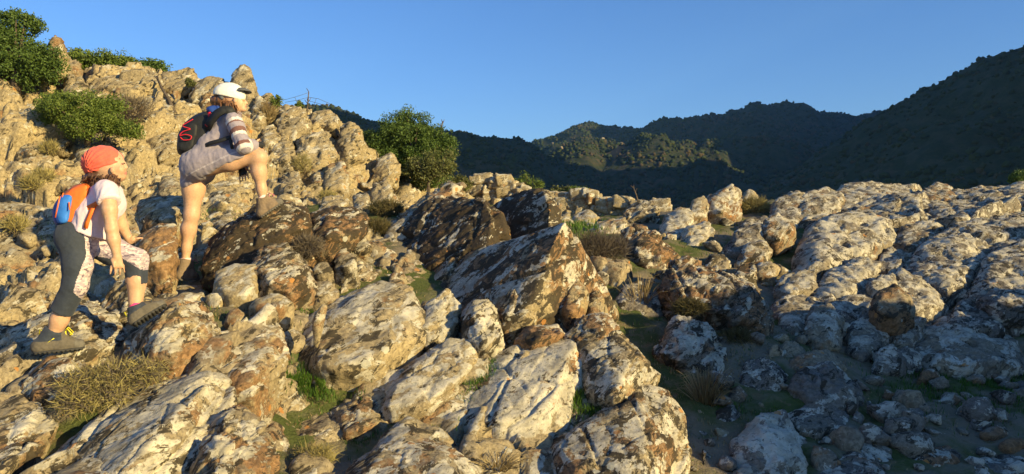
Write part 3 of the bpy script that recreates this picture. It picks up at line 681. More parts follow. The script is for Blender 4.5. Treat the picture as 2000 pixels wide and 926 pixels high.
def rock_sheet(name, x0, x1, y0, y1, step, wfun, seed, lift, sink, color, parent=None, label=None, amps=((1.0, 0.20, 0.42, 0.12), (2.8, 0.07, 0.30, 0.045))):
    V, Fq = grid_mesh(name, np.arange(x0, x1, step), np.arange(y0, y1, step), H0, None)
    w_ = wfun(V[:, 0], V[:, 1]); keep = (w_[Fq] > 0.01).any(1); Fq = Fq[keep]
    used = np.unique(Fq); remap = -np.ones(len(V), int); remap[used] = np.arange(len(used)); V = V[used]; Fq = remap[Fq]; w_ = w_[used]
    Nn = vnormals(V, Fq)
    Q_ = V + np.outer((V @ BN) * 0.9, BN) + 0.10 * np.stack([pnoise(V * 1.6, 1), pnoise(V * 1.6, 2), pnoise(V * 1.6, 3)], 1)
    D = np.zeros(len(V))
    for k, (sc_, amp, tl, cr) in enumerate(amps):
        f1, f2, rid, rel = worley(Q_ * sc_, seed + k)
        D += amp * (rid[:, 0] - 0.5) + (tl / sc_) * ((rel * (rid - 0.5)).sum(1)) - cr * (1 - sstep(0.0, 0.10, f2 - f1))
    D += 0.08 * fbm(V * 1.2, 3, seed) + 0.02 * fbm(V * 8, 4, seed + 2) + 0.008 * fbm(V * 22, 3, 4, ridged=True)
    V = V + Nn * (D * w_)[:, None] + np.array([0, 0, 1.0]) * ((lift + sink) * w_ - sink)[:, None]
    o = obj(name, mesh_np(name, V, Fq, [ROCK])); o.color = color
    tag(o, label, kind='structure')
    return o
def w_left(x, y):
    px = 1000 + x / np.maximum(y, 0.1) * F
    return sstep(2.6, 3.0, y) * (1 - sstep(7.8, 8.6, y)) * (1 - sstep(1180, 1290, px + 30 * np.sin(y * 3))) * sstep(0.35, 0.75, np.hypot(x + 2.75, y - 6.0))
rock_sheet('rock_ledges', -6.0, 1.3, 2.6, 8.7, 0.026, w_left, 41, 0.075, 0.16, (0.42, 0.5, 0.46, 0.7), label='broken ochre rock ledges showing between the boulders')
PV = [
 ([(1545,545),(1560,470),(1600,425),(1660,413),(1740,428),(1757,470),(1702,502),(1640,522),(1575,548)], 8.4, 10.6, (0.70,0.38,0.52,0.2)),
 ([(1585,578),(1618,530),(1680,500),(1727,514),(1702,552),(1650,592)], 7.5, 8.7, (0.74,0.36,0.45,0.2)),
 ([(1500,615),(1520,585),(1560,572),(1640,588),(1668,612),(1662,665),(1600,690),(1540,668)], 6.5, 7.6, (0.45,0.3,0.42,0.25)),
 ([(1565,655),(1580,600),(1620,590),(1650,620),(1640,680),(1600,700)], 6.2, 6.9, (0.5,0.3,0.42,0.3)),
 ([(1648,690),(1660,630),(1700,600),(1742,642),(1724,695),(1680,716)], 6.2, 7.0, (0.55,0.3,0.45,0.2)),
 ([(1775,690),(1818,620),(1860,594),(1930,620),(1990,668),(2010,722),(1900,735),(1800,718)], 6.0, 7.6, (0.55,0.4,0.42,0.35)),
 ([(1758,540),(1800,470),(1870,430),(1930,440),(1942,502),(1902,575),(1850,596),(1790,568)], 7.6, 9.9, (0.62,0.3,0.52,0.12)),
 ([(1893,570),(1930,490),(2000,468),(2080,480),(2080,630),(1950,630),(1908,606)], 6.9, 8.8, (0.58,0.3,0.58,0.1)),
 ([(1715,575),(1758,520),(1830,558),(1855,600),(1802,626),(1758,615)], 7.1, 8.2, (0.62,0.4,0.45,0.2)),
 ([(1725,655),(1760,615),(1810,620),(1800,660),(1760,690)], 6.4, 7.0, (0.5,0.4,0.42,0.45)),
 ([(1636,425),(1690,390),(1780,384),(1842,400),(1844,445),(1762,456),(1682,446)], 10.3, 12.0, (0.6,0.5,0.52,0.3)),
 ([(1740,480),(1760,440),(1830,425),(1850,445),(1820,475),(1770,495)], 9.4, 10.4, (0.55,0.55,0.52,0.4)),
 ([(1600,390),(1650,359),(1720,354),(1790,368),(1792,398),(1700,406),(1610,408)], 11.8, 13.6, (0.62,0.45,0.5,0.35)),
 ([(1498,430),(1515,385),(1560,371),(1592,380),(1592,436),(1560,455),(1508,446)], 10.8, 12.0, (0.55,0.5,0.52,0.4)),
 ([(1552,446),(1565,380),(1610,365),(1652,374),(1642,424),(1600,456)], 10.7, 12.1, (0.58,0.5,0.5,0.4)),
 ([(1785,400),(1800,368),(1830,352),(1860,362),(1880,395),(1830,405)], 12.0, 13.0, (0.5,0.6,0.5,0.55)),
 ([(1860,400),(1875,372),(1920,362),(1960,372),(1965,400),(1900,408)], 12.2, 13.2, (0.55,0.55,0.5,0.45)),
 ([(1945,405),(1960,362),(2010,353),(2080,350),(2090,405)], 11.6, 13.2, (0.6,0.4,0.5,0.3)),
 ([(1845,452),(1870,412),(1930,394),(2060,385),(2080,465),(1950,480),(1880,470)], 9.2, 11.2, (0.6,0.4,0.55,0.15)),
 ([(1930,500),(1950,450),(2010,440),(2080,450),(2080,500),(1990,510)], 8.6, 9.8, (0.55,0.4,0.55,0.15)),
 ([(1512,570),(1560,524),(1592,528),(1602,562),(1540,585)], 7.5, 8.2, (0.6,0.4,0.45,0.3)),
 ([(1690,560),(1715,535),(1745,530),(1755,555),(1715,590)], 7.4, 7.9, (0.66,0.4,0.45,0.25)),
 ([(1850,640),(1870,585),(1920,580),(1960,620),(1960,650),(1900,660)], 6.7, 7.5, (0.45,0.3,0.6,0.1)),
 ([(1440,445),(1460,425),(1500,420),(1510,440),(1480,455)], 10.5, 11.2, (0.5,0.4,0.5,0.3)),
]
for ol, db, dt, col in PV:
    o = make_rock('bedrock_slab', ol, db, dt, style='pit', col=col, bulge=0.08, th=0.35, rounding=4, sink=0.35)
    m = o.location.copy(); o.parent = pave; o.location = m - pave.location
print('pavement', round(time.time() - T0, 1))

# blocks standing out of the cliff: pieces of the cliff
CB = [
 [(160,178),(168,147),(240,142),(310,141),(313,165),(300,178),(230,180)], [(310,178),(315,140),(378,132),(385,150),(380,172),(345,182)],
 [(368,205),(378,158),(430,150),(452,165),(450,200),(400,212)], [(105,150),(112,115),(130,108),(156,122),(152,146)], [(118,195),(130,145),(160,150),(172,185),(145,200)],
 [(536,270),(545,215),(560,200),(595,212),(606,255),(570,278)], [(598,252),(608,218),(645,212),(664,232),(655,255)],
 [(655,320),(662,248),(690,236),(712,250),(706,300),(680,325)], [(572,335),(580,262),(640,253),(656,290),(650,330),(610,345)],
 [(522,335),(535,270),(560,262),(582,300),(575,335)], [(600,368),(612,322),(636,313),(642,340),(630,365)], [(622,385),(640,320),(668,310),(684,345),(675,382)],
 [(686,415),(690,382),(718,372),(730,400),(720,418)], [(722,405),(728,360),(758,348),(770,380),(762,408)], [(498,215),(505,188),(530,180),(545,200),(535,218)],
 [(485,250),(492,200),(510,185),(522,220),(515,250)], [(505,290),(515,245),(538,240),(550,268),(535,292)], [(725,355),(735,308),(765,295),(785,325),(770,358)],
 [(400,405),(410,362),(440,350),(470,370),(465,405),(430,415)], [(460,370),(475,335),(500,325),(520,350),(505,378)], [(275,305),(285,250),(330,238),(358,265),(345,305),(310,318)],
 [(298,340),(312,290),(352,280),(368,320),(345,348)], [(85,290),(95,262),(125,254),(138,275),(120,292)], [(10,190),(30,150),(75,145),(85,175),(55,195)],
 [(30,300),(45,262),(85,255),(98,285),(70,305)], [(-10,260),(5,215),(50,205),(65,245),(40,265)], [(140,330),(150,290),(190,280),(205,310),(185,335)],
 [(10,420),(25,375),(70,362),(95,395),(75,425)], [(60,480),(75,430),(110,420),(118,460),(100,490)], [(0,560),(10,500),(60,490),(80,530),(60,565)],
 [(60,590),(80,540),(115,530),(125,570),(100,600)], [(240,370),(250,330),(280,318),(300,345),(290,375)], [(305,385),(315,345),(345,338),(355,370),(340,390)],
 [(560,400),(575,372),(610,365),(620,390),(600,408)], [(620,410),(632,385),(668,380),(680,402),(655,415)], [(395,345),(405,300),(440,280),(455,330),(430,350)],
 [(540,380),(550,340),(580,332),(595,360),(580,385)], [(190,215),(205,180),(250,175),(270,205),(245,225)], [(270,235),(285,190),(330,182),(345,225),(310,242)],
 [(345,250),(352,205),(390,195),(405,230),(385,255)], [(410,460),(420,420),(450,410),(470,440),(450,465)], [(690,360),(700,320),(728,315),(735,345),(718,365)],
 [(360,300),(370,258),(405,250),(420,285),(395,305)], [(-10,360),(0,310),(40,300),(60,335),(40,365)], [(100,370),(110,330),(150,322),(165,355),(145,378)],
]
for k, ol in enumerate(CB):
    if k > 17 and k % 2: continue
    a = np.array(ol); cxp = a[:, 0].mean()
    db = ray_d(cxp, a[:, 1].max()) ; dt = ray_d(cxp, a[:, 1].min() + 6)
    if dt - db > 1.2 or dt > 25: dt = db + 0.5
    db = max(db, dt - 1.0)
    r_ = 0.5 * rnd.random() - 0.1
    o = make_rock('cliff_block', ol, db - 0.02, dt - 0.02, th=0.7, bulge=0.10, style='block', rounding=0, sink=0.1,
                  col=(0.42 + 0.2 * r_, 0.26 + 0.25 * rnd.random(), 0.40 + 0.12 * rnd.random(), 0.68 + 0.25 * rnd.random()), vox=0.03)
    o.parent = cliff
st = make_rock('standing_stone', [(446,200),(450,165),(458,140),(466,126),(482,123),(493,138),(498,190),(480,200)], 12.5, 12.7, th=0.5, bulge=0.1, style='round', rounding=2, col=(0.52,0.3,0.45,0.5),
          label='tall grey green standing stone on the cliff top above the woman', vox=0.025)
st = make_rock('rock', [(92,128),(96,80),(104,66),(120,72),(126,95),(118,128),(104,135)], 11.9, 12.2, th=0.9, style='block', rounding=3, col=(0.36,0.55,0.35,0.75),
          label='ochre pinnacle beside the tree at upper left', vox=0.025)
print('cliff', round(time.time() - T0, 1))

# small loose stones: few meshes, many copies
def stone_mesh(seed, vox=0.09):
    r = np.random.default_rng(seed)
    pts = r.normal(size=(14, 3)); pts /= np.linalg.norm(pts, axis=1, keepdims=True); pts *= np.array([0.5, 0.42, 0.34]) * r.uniform(0.8, 1.1, (14, 1))
    V, Fq = hull_np(pts, None, 0, vox, 1)
    N = vnormals(V, Fq)
    V = V + N * (0.05 * fbm(V * 2.2 + seed, 3, 2) + 0.03 * fbm(V * 7 + seed, 2, 4))[:, None]
    return mesh_np('stone', V, Fq, [ROCK])
STONES = [stone_mesh(50 + i) for i in range(9)]
def block_mesh(seed):
    r = np.random.default_rng(seed)
    pts = np.array([(a, b, c) for a in (-.5, .5) for b in (-.42, .42) for c in (-.36, .36)]) * r.uniform(0.72, 1.08, (8, 3)) + r.normal(size=(8, 3)) * 0.04
    V, Fq = hull_np(pts, None, 0, 0.085, 1)
    V = V + vnormals(V, Fq) * (0.05 * fbm(V * 3 + seed, 3, 4))[:, None]
    return mesh_np('wall_stone', V, Fq, [ROCK])
BLOCKS = [block_mesh(90 + i) for i in range(8)]
def put_stone(x, y, z, s, col, parent=None, name='stone', rot=None, label=None, group=None, sq=(1, 1, 1), pool=None):
    o = obj(name, rnd.choice(pool or STONES), None, (x, y, z))
    o.scale = (s * sq[0], s * sq[1], s * sq[2])
    o.rotation_euler = rot or (rnd.uniform(-.4, .4), rnd.uniform(-.4, .4), rnd.uniform(0, 6.28))
    o.color = col
    if label: tag(o, label, 'stone', group)
    if parent is not None:
        o.parent = parent; o.location = Vector(o.location) - parent.location
    return o
def scatter_px(n, box, smin, smax, cols, label, group):
    for _ in range(n):
        px, py = rnd.uniform(box[0], box[2]), rnd.uniform(box[1], box[3])
        d = ray_d(px, py)
        if d > 20 or (320 < px < 420 and 500 < py < 600): continue
        x, y = (px - 1000) / F * d, d
        s = smin + (smax - smin) * rnd.random() ** 2.2
        c = rnd.choice(cols)
        put_stone(x, y, float(H(x, y)[0]) + s * 0.10, s, c, label=label, group=group)
scatter_px(60, (1600, 730, 2000, 925), 0.04, 0.22, [C_SHGREY, (0.3,0.4,0.4,0.3), (0.2,0.8,0.3,0.3), (0.6,0.3,0.3,0.1)], 'small loose stone on the bare soil at lower right', 'small stones on the bare soil at lower right')
scatter_px(40, (1340, 630, 1640, 920), 0.05, 0.26, [C_SHGREY, C_TAN, (0.3,0.4,0.4,0.3)], 'small grey stone in the mossy gully right of the ridge', 'small stones in the mossy gully')
scatter_px(26, (1400, 690, 2000, 925), 0.18, 0.42, [C_SHGREY, (0.5,0.3,0.45,0.1), (0.3,0.5,0.4,0.25)], 'rounded grey stone on the shaded ground at lower right', 'rounded grey stones on the shaded ground')
scatter_px(40, (380, 560, 760, 900), 0.05, 0.18, [C_TAN, C_MIX, (0.5,0.6,0.4,0.7)], 'small tan stone on the grassy shelf between the boulders', 'small stones on the grassy shelf')
scatter_px(50, (560, 420, 800, 600), 0.07, 0.24, [C_MIX, C_DARK, (0.6,0.5,0.5,0.4)], 'small stone in the shaded hollow below the cliff', 'small stones in the shaded hollow')
scatter_px(50, (1130, 420, 1540, 560), 0.12, 0.36, [C_TAN, C_MIX, C_GREY], 'weathered stone lying on the slope below the skyline', 'stones on the slope below the skyline')
scatter_px(30, (250, 440, 560, 600), 0.10, 0.32, [C_TAN, (0.4,0.6,0.35,0.75)], 'ochre rubble stone at the foot of the cliff', 'rubble at the foot of the cliff')
scatter_px(24, (0, 450, 140, 640), 0.10, 0.34, [C_TAN, (0.4,0.6,0.35,0.75)], 'ochre rubble stone behind the child', 'rubble behind the child')
scatter_px(20, (600, 340, 800, 420), 0.12, 0.4, [C_TAN, (0.45,0.55,0.35,0.75)], 'ochre stone at the cliff foot beside the round tree', 'rubble beside the round tree')

# dry stone wall along the brow
wl = empty('dry_stone_wall', P(1060, 425, 15.5)); tag(wl, 'tumbled dry stone wall of yellow stones along the brow', 'wall')
WPL = [(860, 396, 368, 16.6), (900, 392, 362, 16.4), (950, 392, 350, 16.2), (985, 392, 354, 16.1), (1030, 398, 372, 15.9), (1080, 402, 386, 15.6), (1130, 408, 376, 15.4), (1170, 410, 382, 15.2), (1200, 416, 394, 15.0), (1260, 424, 402, 14.6), (1300, 420, 398, 14.4)]
wpx = np.array([a[0] for a in WPL])
n_w = 0
for row in range(7):
    px = 862 + rnd.uniform(0, 10)
    while px < 1295:
        pb = np.interp(px, wpx, [a[1] for a in WPL]) + 12; ptp = np.interp(px, wpx, [a[2] for a in WPL]); d = np.interp(px, wpx, [a[3] for a in WPL])
        s = rnd.uniform(0.2, 0.40)
        py = pb - row * 10.5 + rnd.uniform(-2, 2)
        if py > ptp - 3:
            for dep in ((0, 0.26) if row < 6 else (0,)):
                p = P(px, py, d + rnd.uniform(-.06, .06) + dep)
                put_stone(p[0], p[1], p[2], s, (0.38 + 0.3 * rnd.random(), 0.3 + 0.3 * rnd.random(), 0.4, 0.6 + 0.3 * rnd.random()), parent=wl, sq=(1.15, 1, 1.0), pool=BLOCKS, rot=(rnd.uniform(-.25, .25), rnd.uniform(-.25, .25), rnd.uniform(-.5, .5))); n_w += 1
        px += s / d * F * rnd.uniform(0.62, 0.82)
print('wall stones', n_w, round(time.time() - T0, 1))

# ------------------------------------------------------------------ far hills
def az_px(px): return math.atan((px - 1000) / F)
def ridge(pts):   # (px, py, distance along y)
    a = np.array([az_px(p[0]) if p[0] is not None else 0 for p in pts])
    return a
def hill(name, crest, foot_r, foot_z, back, col_a, col_b, n_tree, tsize, seed, mat, label, extra=None, rocky=None):
    """crest: list of (azimuth rad, ground distance, crest height above the eye)"""
    az = np.array([c[0] for c in crest]); rr = np.array([c[1] for c in crest]); hh = np.array([c[2] for c in crest])
    na, nv = 200, 50
    A = np.linspace(az[0], az[-1], na)
    Rr = np.interp(A, az, rr); Hh = np.interp(A, az, hh)
    v = np.linspace(0, 1.35, nv)
    AA, VV = np.meshgrid(A, v)
    RC = np.interp(AA, az, rr); HC = np.interp(AA, az, hh)
    RF = np.interp(AA, az, np.array([foot_r(c) if callable(foot_r) else foot_r for c in crest]))
    rad = np.where(VV <= 1, RF + (RC - RF) * VV, RC + (VV - 1) * back / 0.35)
    t = np.clip(VV, 0, 1)
    z = foot_z + (HC - foot_z) * (0.35 * t + 0.65 * t * t * (3 - 2 * t))
    z = np.where(VV > 1, HC - (VV - 1) / 0.35 * (HC - foot_z) * (0.8 if back < 800 else 0.25), z)
    x = rad * np.sin(AA); y = rad * np.cos(AA)
    pts = np.stack([x.ravel(), y.ravel(), z.ravel()], 1)
    sc_ = 1.0 / (rr.mean() * 0.16)
    nz = fbm(pts * sc_, 5, seed) * rr.mean() * 0.030 + fbm(pts * sc_ * np.array([2.4, 2.4, .5]), 4, seed + 9, ridged=True) * rr.mean() * 0.014
    fade = (1 - np.exp(-((VV.ravel() - 1) / 0.16) ** 2)) * sstep(0, 0.15, VV.ravel())
    pts[:, 2] += nz * fade + fbm(pts * sc_ * 5, 3, seed + 3) * rr.mean() * 0.006
    pts[:, 2] += CZ
    i = np.arange(na * nv).reshape(nv, na)
    Fq = np.stack([i[:-1, :-1].ravel(), i[:-1, 1:].ravel(), i[1:, 1:].ravel(), i[1:, :-1].ravel()], 1)
    h = tag(obj('hill', mesh_np('hill', pts, Fq, [mat])), label, kind='structure')
    return pts.reshape(nv, na, 3), h

def hill_material(name, a, b, c):
    s = NT(name)
    geo = s.n('NewGeometry'); pos = geo.outputs['Position']
    n1 = s.noise(pos, 0.018, 5, 0.6); n2 = s.noise(pos, 0.16, 5, 0.65)
    col = s.mix(s.smooth(n2, 0.4, 0.62), a, b)
    col = s.mix(s.smooth(s.math('ADD', s.math('MULTIPLY', n1, 0.6), s.math('MULTIPLY', n2, 0.4)), 0.52, 0.62), col, c)
    s.base(col); s.rough(0.95); s.spec(0.1)
    s.link(s.bump(n2, 0.8, 2.0), s.p.inputs['Normal'])
    return s.m
HILLM = hill_material('scrub_hillside', (0.03, 0.04, 0.018), (0.055, 0.055, 0.028), (0.085, 0.065, 0.038))

def px_crest(px, py, y):     # crest through a pixel at forward distance y
    a = az_px(px)
    return (a, y / math.cos(a), (463 - py) / F * y)
BASEZ = -38.0
# left spur behind the cliff and the round tree
hL, _ = hill('left', [(R(-30), 560, 40), px_crest(500, 250, 520), px_crest(600, 215, 520), px_crest(650, 214, 520), px_crest(700, 230, 520), px_crest(740, 245, 520), px_crest(800, 250, 530), px_crest(890, 260, 540), px_crest(960, 273, 545), px_crest(1010, 284, 560), px_crest(1060, 306, 560), px_crest(1110, 330, 560), px_crest(1180, 362, 540), px_crest(1300, 400, 500)],
     130, BASEZ, 200, None, None, 0, 0, 21, HILLM, 'dark wooded spur behind the round tree')
# middle range with the little crag; unseen mountain added at its right end for shade
hM, _ = hill('mid', [px_crest(820, 330, 1000), px_crest(960, 312, 1000), px_crest(1030, 288, 1000), px_crest(1070, 275, 1000), px_crest(1100, 262, 1000), px_crest(1130, 248, 1000), px_crest(1152, 242, 1000), px_crest(1172, 250, 1000), px_crest(1210, 256, 1010), px_crest(1270, 254, 1020), px_crest(1310, 250, 1040), px_crest(1380, 239, 1080), px_crest(1450, 228, 1120), px_crest(1530, 217, 1150), px_crest(1570, 220, 1150), px_crest(1620, 232, 1150), px_crest(1700, 232, 1150), px_crest(1800, 222, 1150), px_crest(2000, 190, 1150), (R(40), 1150, 280), (R(46), 1100, 400), (R(51), 1050, 400), (R(56), 1000, 330), (R(60), 970, 150), (R(65), 940, 20)],
     200, BASEZ, 380, None, None, 0, 0, 33, HILLM, 'middle range of wooded hills with a small rocky peak')
# right flank, near and dark; its unseen part outside the frame is raised to shade the valley
hR, _ = hill('right', [px_crest(1300, 420, 420), px_crest(1480, 378, 430), px_crest(1560, 330, 430), px_crest(1640, 274, 430), px_crest(1700, 236, 430), px_crest(1760, 208, 425), px_crest(1850, 162, 420), px_crest(1930, 128, 415), px_crest(2000, 108, 410), (R(42), 440, 150), (R(52), 430, 210), (R(64), 420, 255), (R(78), 410, 265), (R(90), 400, 240), (R(100), 430, 165), (R(110), 480, 95), (R(120), 520, 10)],
     110, BASEZ, 260, None, None, 0, 0, 45, HILLM, 'steep dark wooded flank on the right')
# valley floor
va = np.linspace(R(-65), R(118), 120); vr = np.concatenate([np.linspace(30, 120, 14), np.geomspace(135, 6000, 30)])
AA, RR = np.meshgrid(va, vr)
zz = -6 + (BASEZ - 3 + 6) * sstep(30, 140, RR) + CZ
Vv = np.stack([(RR * np.sin(AA)).ravel(), (RR * np.cos(AA)).ravel(), zz.ravel() + 1.2 * fbm(np.stack([(RR * np.sin(AA)).ravel(), (RR * np.cos(AA)).ravel(), 0 * RR.ravel()], 1) * 0.03, 3, 4)], 1)
i = np.arange(AA.size).reshape(AA.shape)
tag(obj('valley_floor', mesh_np('valley_floor', Vv, np.stack([i[:-1, :-1].ravel(), i[:-1, 1:].ravel(), i[1:, 1:].ravel(), i[1:, :-1].ravel()], 1), [HILLM])), 'wooded valley floor below the brow', kind='structure')

# woods: one mass of small crowns on each hill
def ico(sub):
    bm = bmesh.new(); bmesh.ops.create_icosphere(bm, subdivisions=sub, radius=1.0)
    V = np.array([v.co[:] for v in bm.verts]); Fc = np.array([[v.index for v in f.verts] for f in bm.faces]); bm.free()
    return V, Fc
ICO1, ICO2 = ico(1), ico(2)
def woods(name, grid, n, smin, smax, vmin, vmax, seed, mat, label, ico_, pxr=None, pwr=1.0):
    r = np.random.default_rng(seed)
    nv, na, _ = grid.shape
    vals = []
    vi = (vmin + (vmax - vmin) * r.random(n) ** pwr) / 1.35 * (nv - 1); ai = r.random(n) * (na - 1.01)
    v0 = np.minimum(vi.astype(int), nv - 2); a0 = ai.astype(int); fv = (vi - v0)[:, None]; fa = (ai - a0)[:, None]
    p = grid[v0, a0] * (1 - fv) * (1 - fa) + grid[v0 + 1, a0] * fv * (1 - fa) + grid[v0, a0 + 1] * (1 - fv) * fa + grid[v0 + 1, a0 + 1] * fv * fa
    px, py = proj(p)
    ok = (px > -60) & (px < 2080)
    dens = fbm(p * 0.02, 3, seed)
    ok &= dens > -0.5
    p = p[ok]; n = len(p)
    V0, F0 = ico_
    s = smin + (smax - smin) * r.random(n) ** 1.6
    V = V0[None] * (s[:, None, None] * np.array([1, 1, 0.9])[None, None]) * (1 + 0.30 * r.normal(size=(n, len(V0), 1)))
    V += p[:, None, :] + np.array([0, 0, 0.35])[None, None] * s[:, None, None]
    Fc = F0[None] + (np.arange(n) * len(V0))[:, None, None]
    tag(obj(name, mesh_np(name, V.reshape(-1, 3), Fc.reshape(-1, 3), [mat], smooth=True)), label, kind='stuff')
    return n
def wood_material(name, a, b, c):
    s = NT(name)
    geo = s.n('NewGeometry'); r = geo.outputs['Random Per Island']
    n = s.noise(geo.outputs['Position'], 0.02, 4, 0.6)
    col = s.mix(r, a, b)
    w = s.smooth(s.math('ADD', s.math('MULTIPLY', n, 1.0), s.math('MULTIPLY', s.math('SUBTRACT', r, 0.5), 0.30)), 0.56, 0.64)
    col = s.mix(w, col, c)
    s.base(col); s.rough(0.9); s.spec(0.1)
    return s.m
WOODM = wood_material('far_wood', (0.026, 0.038, 0.016), (0.052, 0.064, 0.024), (0.078, 0.060, 0.032))
nt = woods('wooded_slope', hM, 26000, 1.0, 2.4, 0.25, 1.03, 5, WOODM, 'scrub oak wood covering the middle hills', ICO1)
nt += woods('wooded_slope', hR, 16000, 0.5, 1.6, 0.12, 1.02, 6, WOODM, 'dark wood covering the right flank', ICO1)
nt += woods('wooded_slope', hL, 9000, 0.7, 1.7, 0.2, 1.03, 8, WOODM, 'dark wood covering the left spur', ICO1)
print('hills', nt, round(time.time() - T0, 1))
# crag on the little peak and pale outcrops on the lit slope
for k in range(26):
    if k < 9:
        px, py, y = 1138 + k * 4.2 + rnd.uniform(-2, 2), 250 - 7 * math.exp(-((k - 4) / 2.6) ** 2) + rnd.uniform(0, 6), 996
        s = rnd.uniform(5, 8)
        lb, gr = 'pale crag on the small peak of the middle range', 'crags on the small peak'
    else:
        px, py, y = rnd.uniform(1060, 1290), rnd.uniform(266, 305), rnd.uniform(900, 960)
        s = rnd.uniform(2.5, 5)
        lb, gr = 'pale outcrop on the sunlit slope of the middle range', 'outcrops on the sunlit slope'
        # drop onto the hill surface
        px_g, py_g = proj(hM.reshape(-1, 3))
        j = np.argmin((px_g - px) ** 2 + (py_g - py) ** 2 + 1e6 * (hM.reshape(-1, 3)[:, 2] < -60))
        q = hM.reshape(-1, 3)[j]
        put_stone(q[0], q[1] - 2, q[2] + 1, s, (0.5, 0.35, 0.4, 0.6), name='crag', label=lb, group=gr); continue
    p = P(px, py, y)
    put_stone(p[0], p[1], p[2] - s * 0.15, s * 1.6, (0.5, 0.35, 0.4, 0.6), name='crag', label=lb, group=gr, sq=(1, 1, 1.25))

# the air over the valley
bm = bmesh.new(); bmesh.ops.create_cube(bm, size=1.0)
hz = bpy.data.meshes.new('haze'); bm.to_mesh(hz); bm.free()
hzm = bpy.data.materials.new('haze_air'); hzm.use_nodes = True; hzt = hzm.node_tree; hzt.nodes.clear()
hzo = hzt.nodes.new('ShaderNodeOutputMaterial'); hzv = hzt.nodes.new('ShaderNodeVolumePrincipled')
hzv.inputs['Color'].default_value = (0.36, 0.68, 1.0, 1); hzv.inputs['Density'].default_value = 1.6e-4; hzv.inputs['Anisotropy'].default_value = 0.2
hzt.links.new(hzv.outputs[0], hzo.inputs['Volume'])
hz.materials.append(hzm)
ho = obj('haze', hz, None, (200, 2900, 215)); ho.scale = (13400, 6600, 560)
tag(ho, 'thin blue haze in the air over the valley', kind='stuff')

# ------------------------------------------------------------------ trees and shrubs
def tube_np(pts, rad, seg=6):
    pts = np.asarray(pts, float); n = len(pts)
    rad = np.full(n, rad) if np.isscalar(rad) else np.asarray(rad, float)
    t = np.gradient(pts, axis=0); t /= np.linalg.norm(t, axis=1, keepdims=True) + 1e-9
    ref = np.array([0.3, 0.2, 1.0]) if abs(t[:, 2]).mean() < 0.85 else np.array([1.0, 0.3, 0])
    u = np.cross(t, ref); u /= np.linalg.norm(u, axis=1, keepdims=True) + 1e-9
    w = np.cross(t, u)
    a = np.linspace(0, 2 * np.pi, seg, endpoint=False)
    V = pts[:, None] + rad[:, None, None] * (np.cos(a)[None, :, None] * u[:, None] + np.sin(a)[None, :, None] * w[:, None])
    i = np.arange(n * seg).reshape(n, seg); j = np.roll(i, -1, axis=1)
    Fq = np.stack([i[:-1].ravel(), j[:-1].ravel(), j[1:].ravel(), i[1:].ravel()], 1)
    V = V.reshape(-1, 3)
    caps = np.concatenate([np.stack([np.full(seg - 2, i[0, 0]), i[0, 2:], i[0, 1:-1]], 1), np.stack([np.full(seg - 2, i[-1, 0]), i[-1, 1:-1], i[-1, 2:]], 1)])
    return V, Fq, caps
class Soup:
    def __init__(s): s.V = []; s.Q = []; s.T = []; s.n = 0
    def add(s, V, Q=None, T=None):
        V = np.asarray(V, float)
        if Q is not None and len(Q): s.Q.append(np.asarray(Q) + s.n)
        if T is not None and len(T): s.T.append(np.asarray(T) + s.n)
        s.V.append(V); s.n += len(V)
    def tube(s, pts, rad, seg=6): s.add(*tube_np(pts, rad, seg))
    def mesh(s, name, mats, origin, smooth=True):
        fl = []
        if s.Q: fl.append(np.concatenate(s.Q))
        if s.T: fl.append(np.concatenate(s.T))
        return mesh_np(name, np.concatenate(s.V) - np.asarray(origin), fl, mats, smooth)

def leaf_quads(C, size, r, up=0.3, aspect=0.5):
    """pointed two-triangle leaves at the points C"""
    n = len(C)
    d = r.normal(size=(n, 3)); d[:, 2] += up; d /= np.linalg.norm(d, axis=1, keepdims=True)
    w = np.cross(d, r.normal(size=(n, 3))); w /= np.linalg.norm(w, axis=1, keepdims=True) + 1e-9
    L = size * r.uniform(0.6, 1.25, (n, 1))
    V = np.stack([C - d * L * .5, C + w * L * aspect * .5, C + d * L * .5, C - w * L * aspect * .5], 1).reshape(-1, 3)
    return V, np.arange(n * 4).reshape(n, 4)

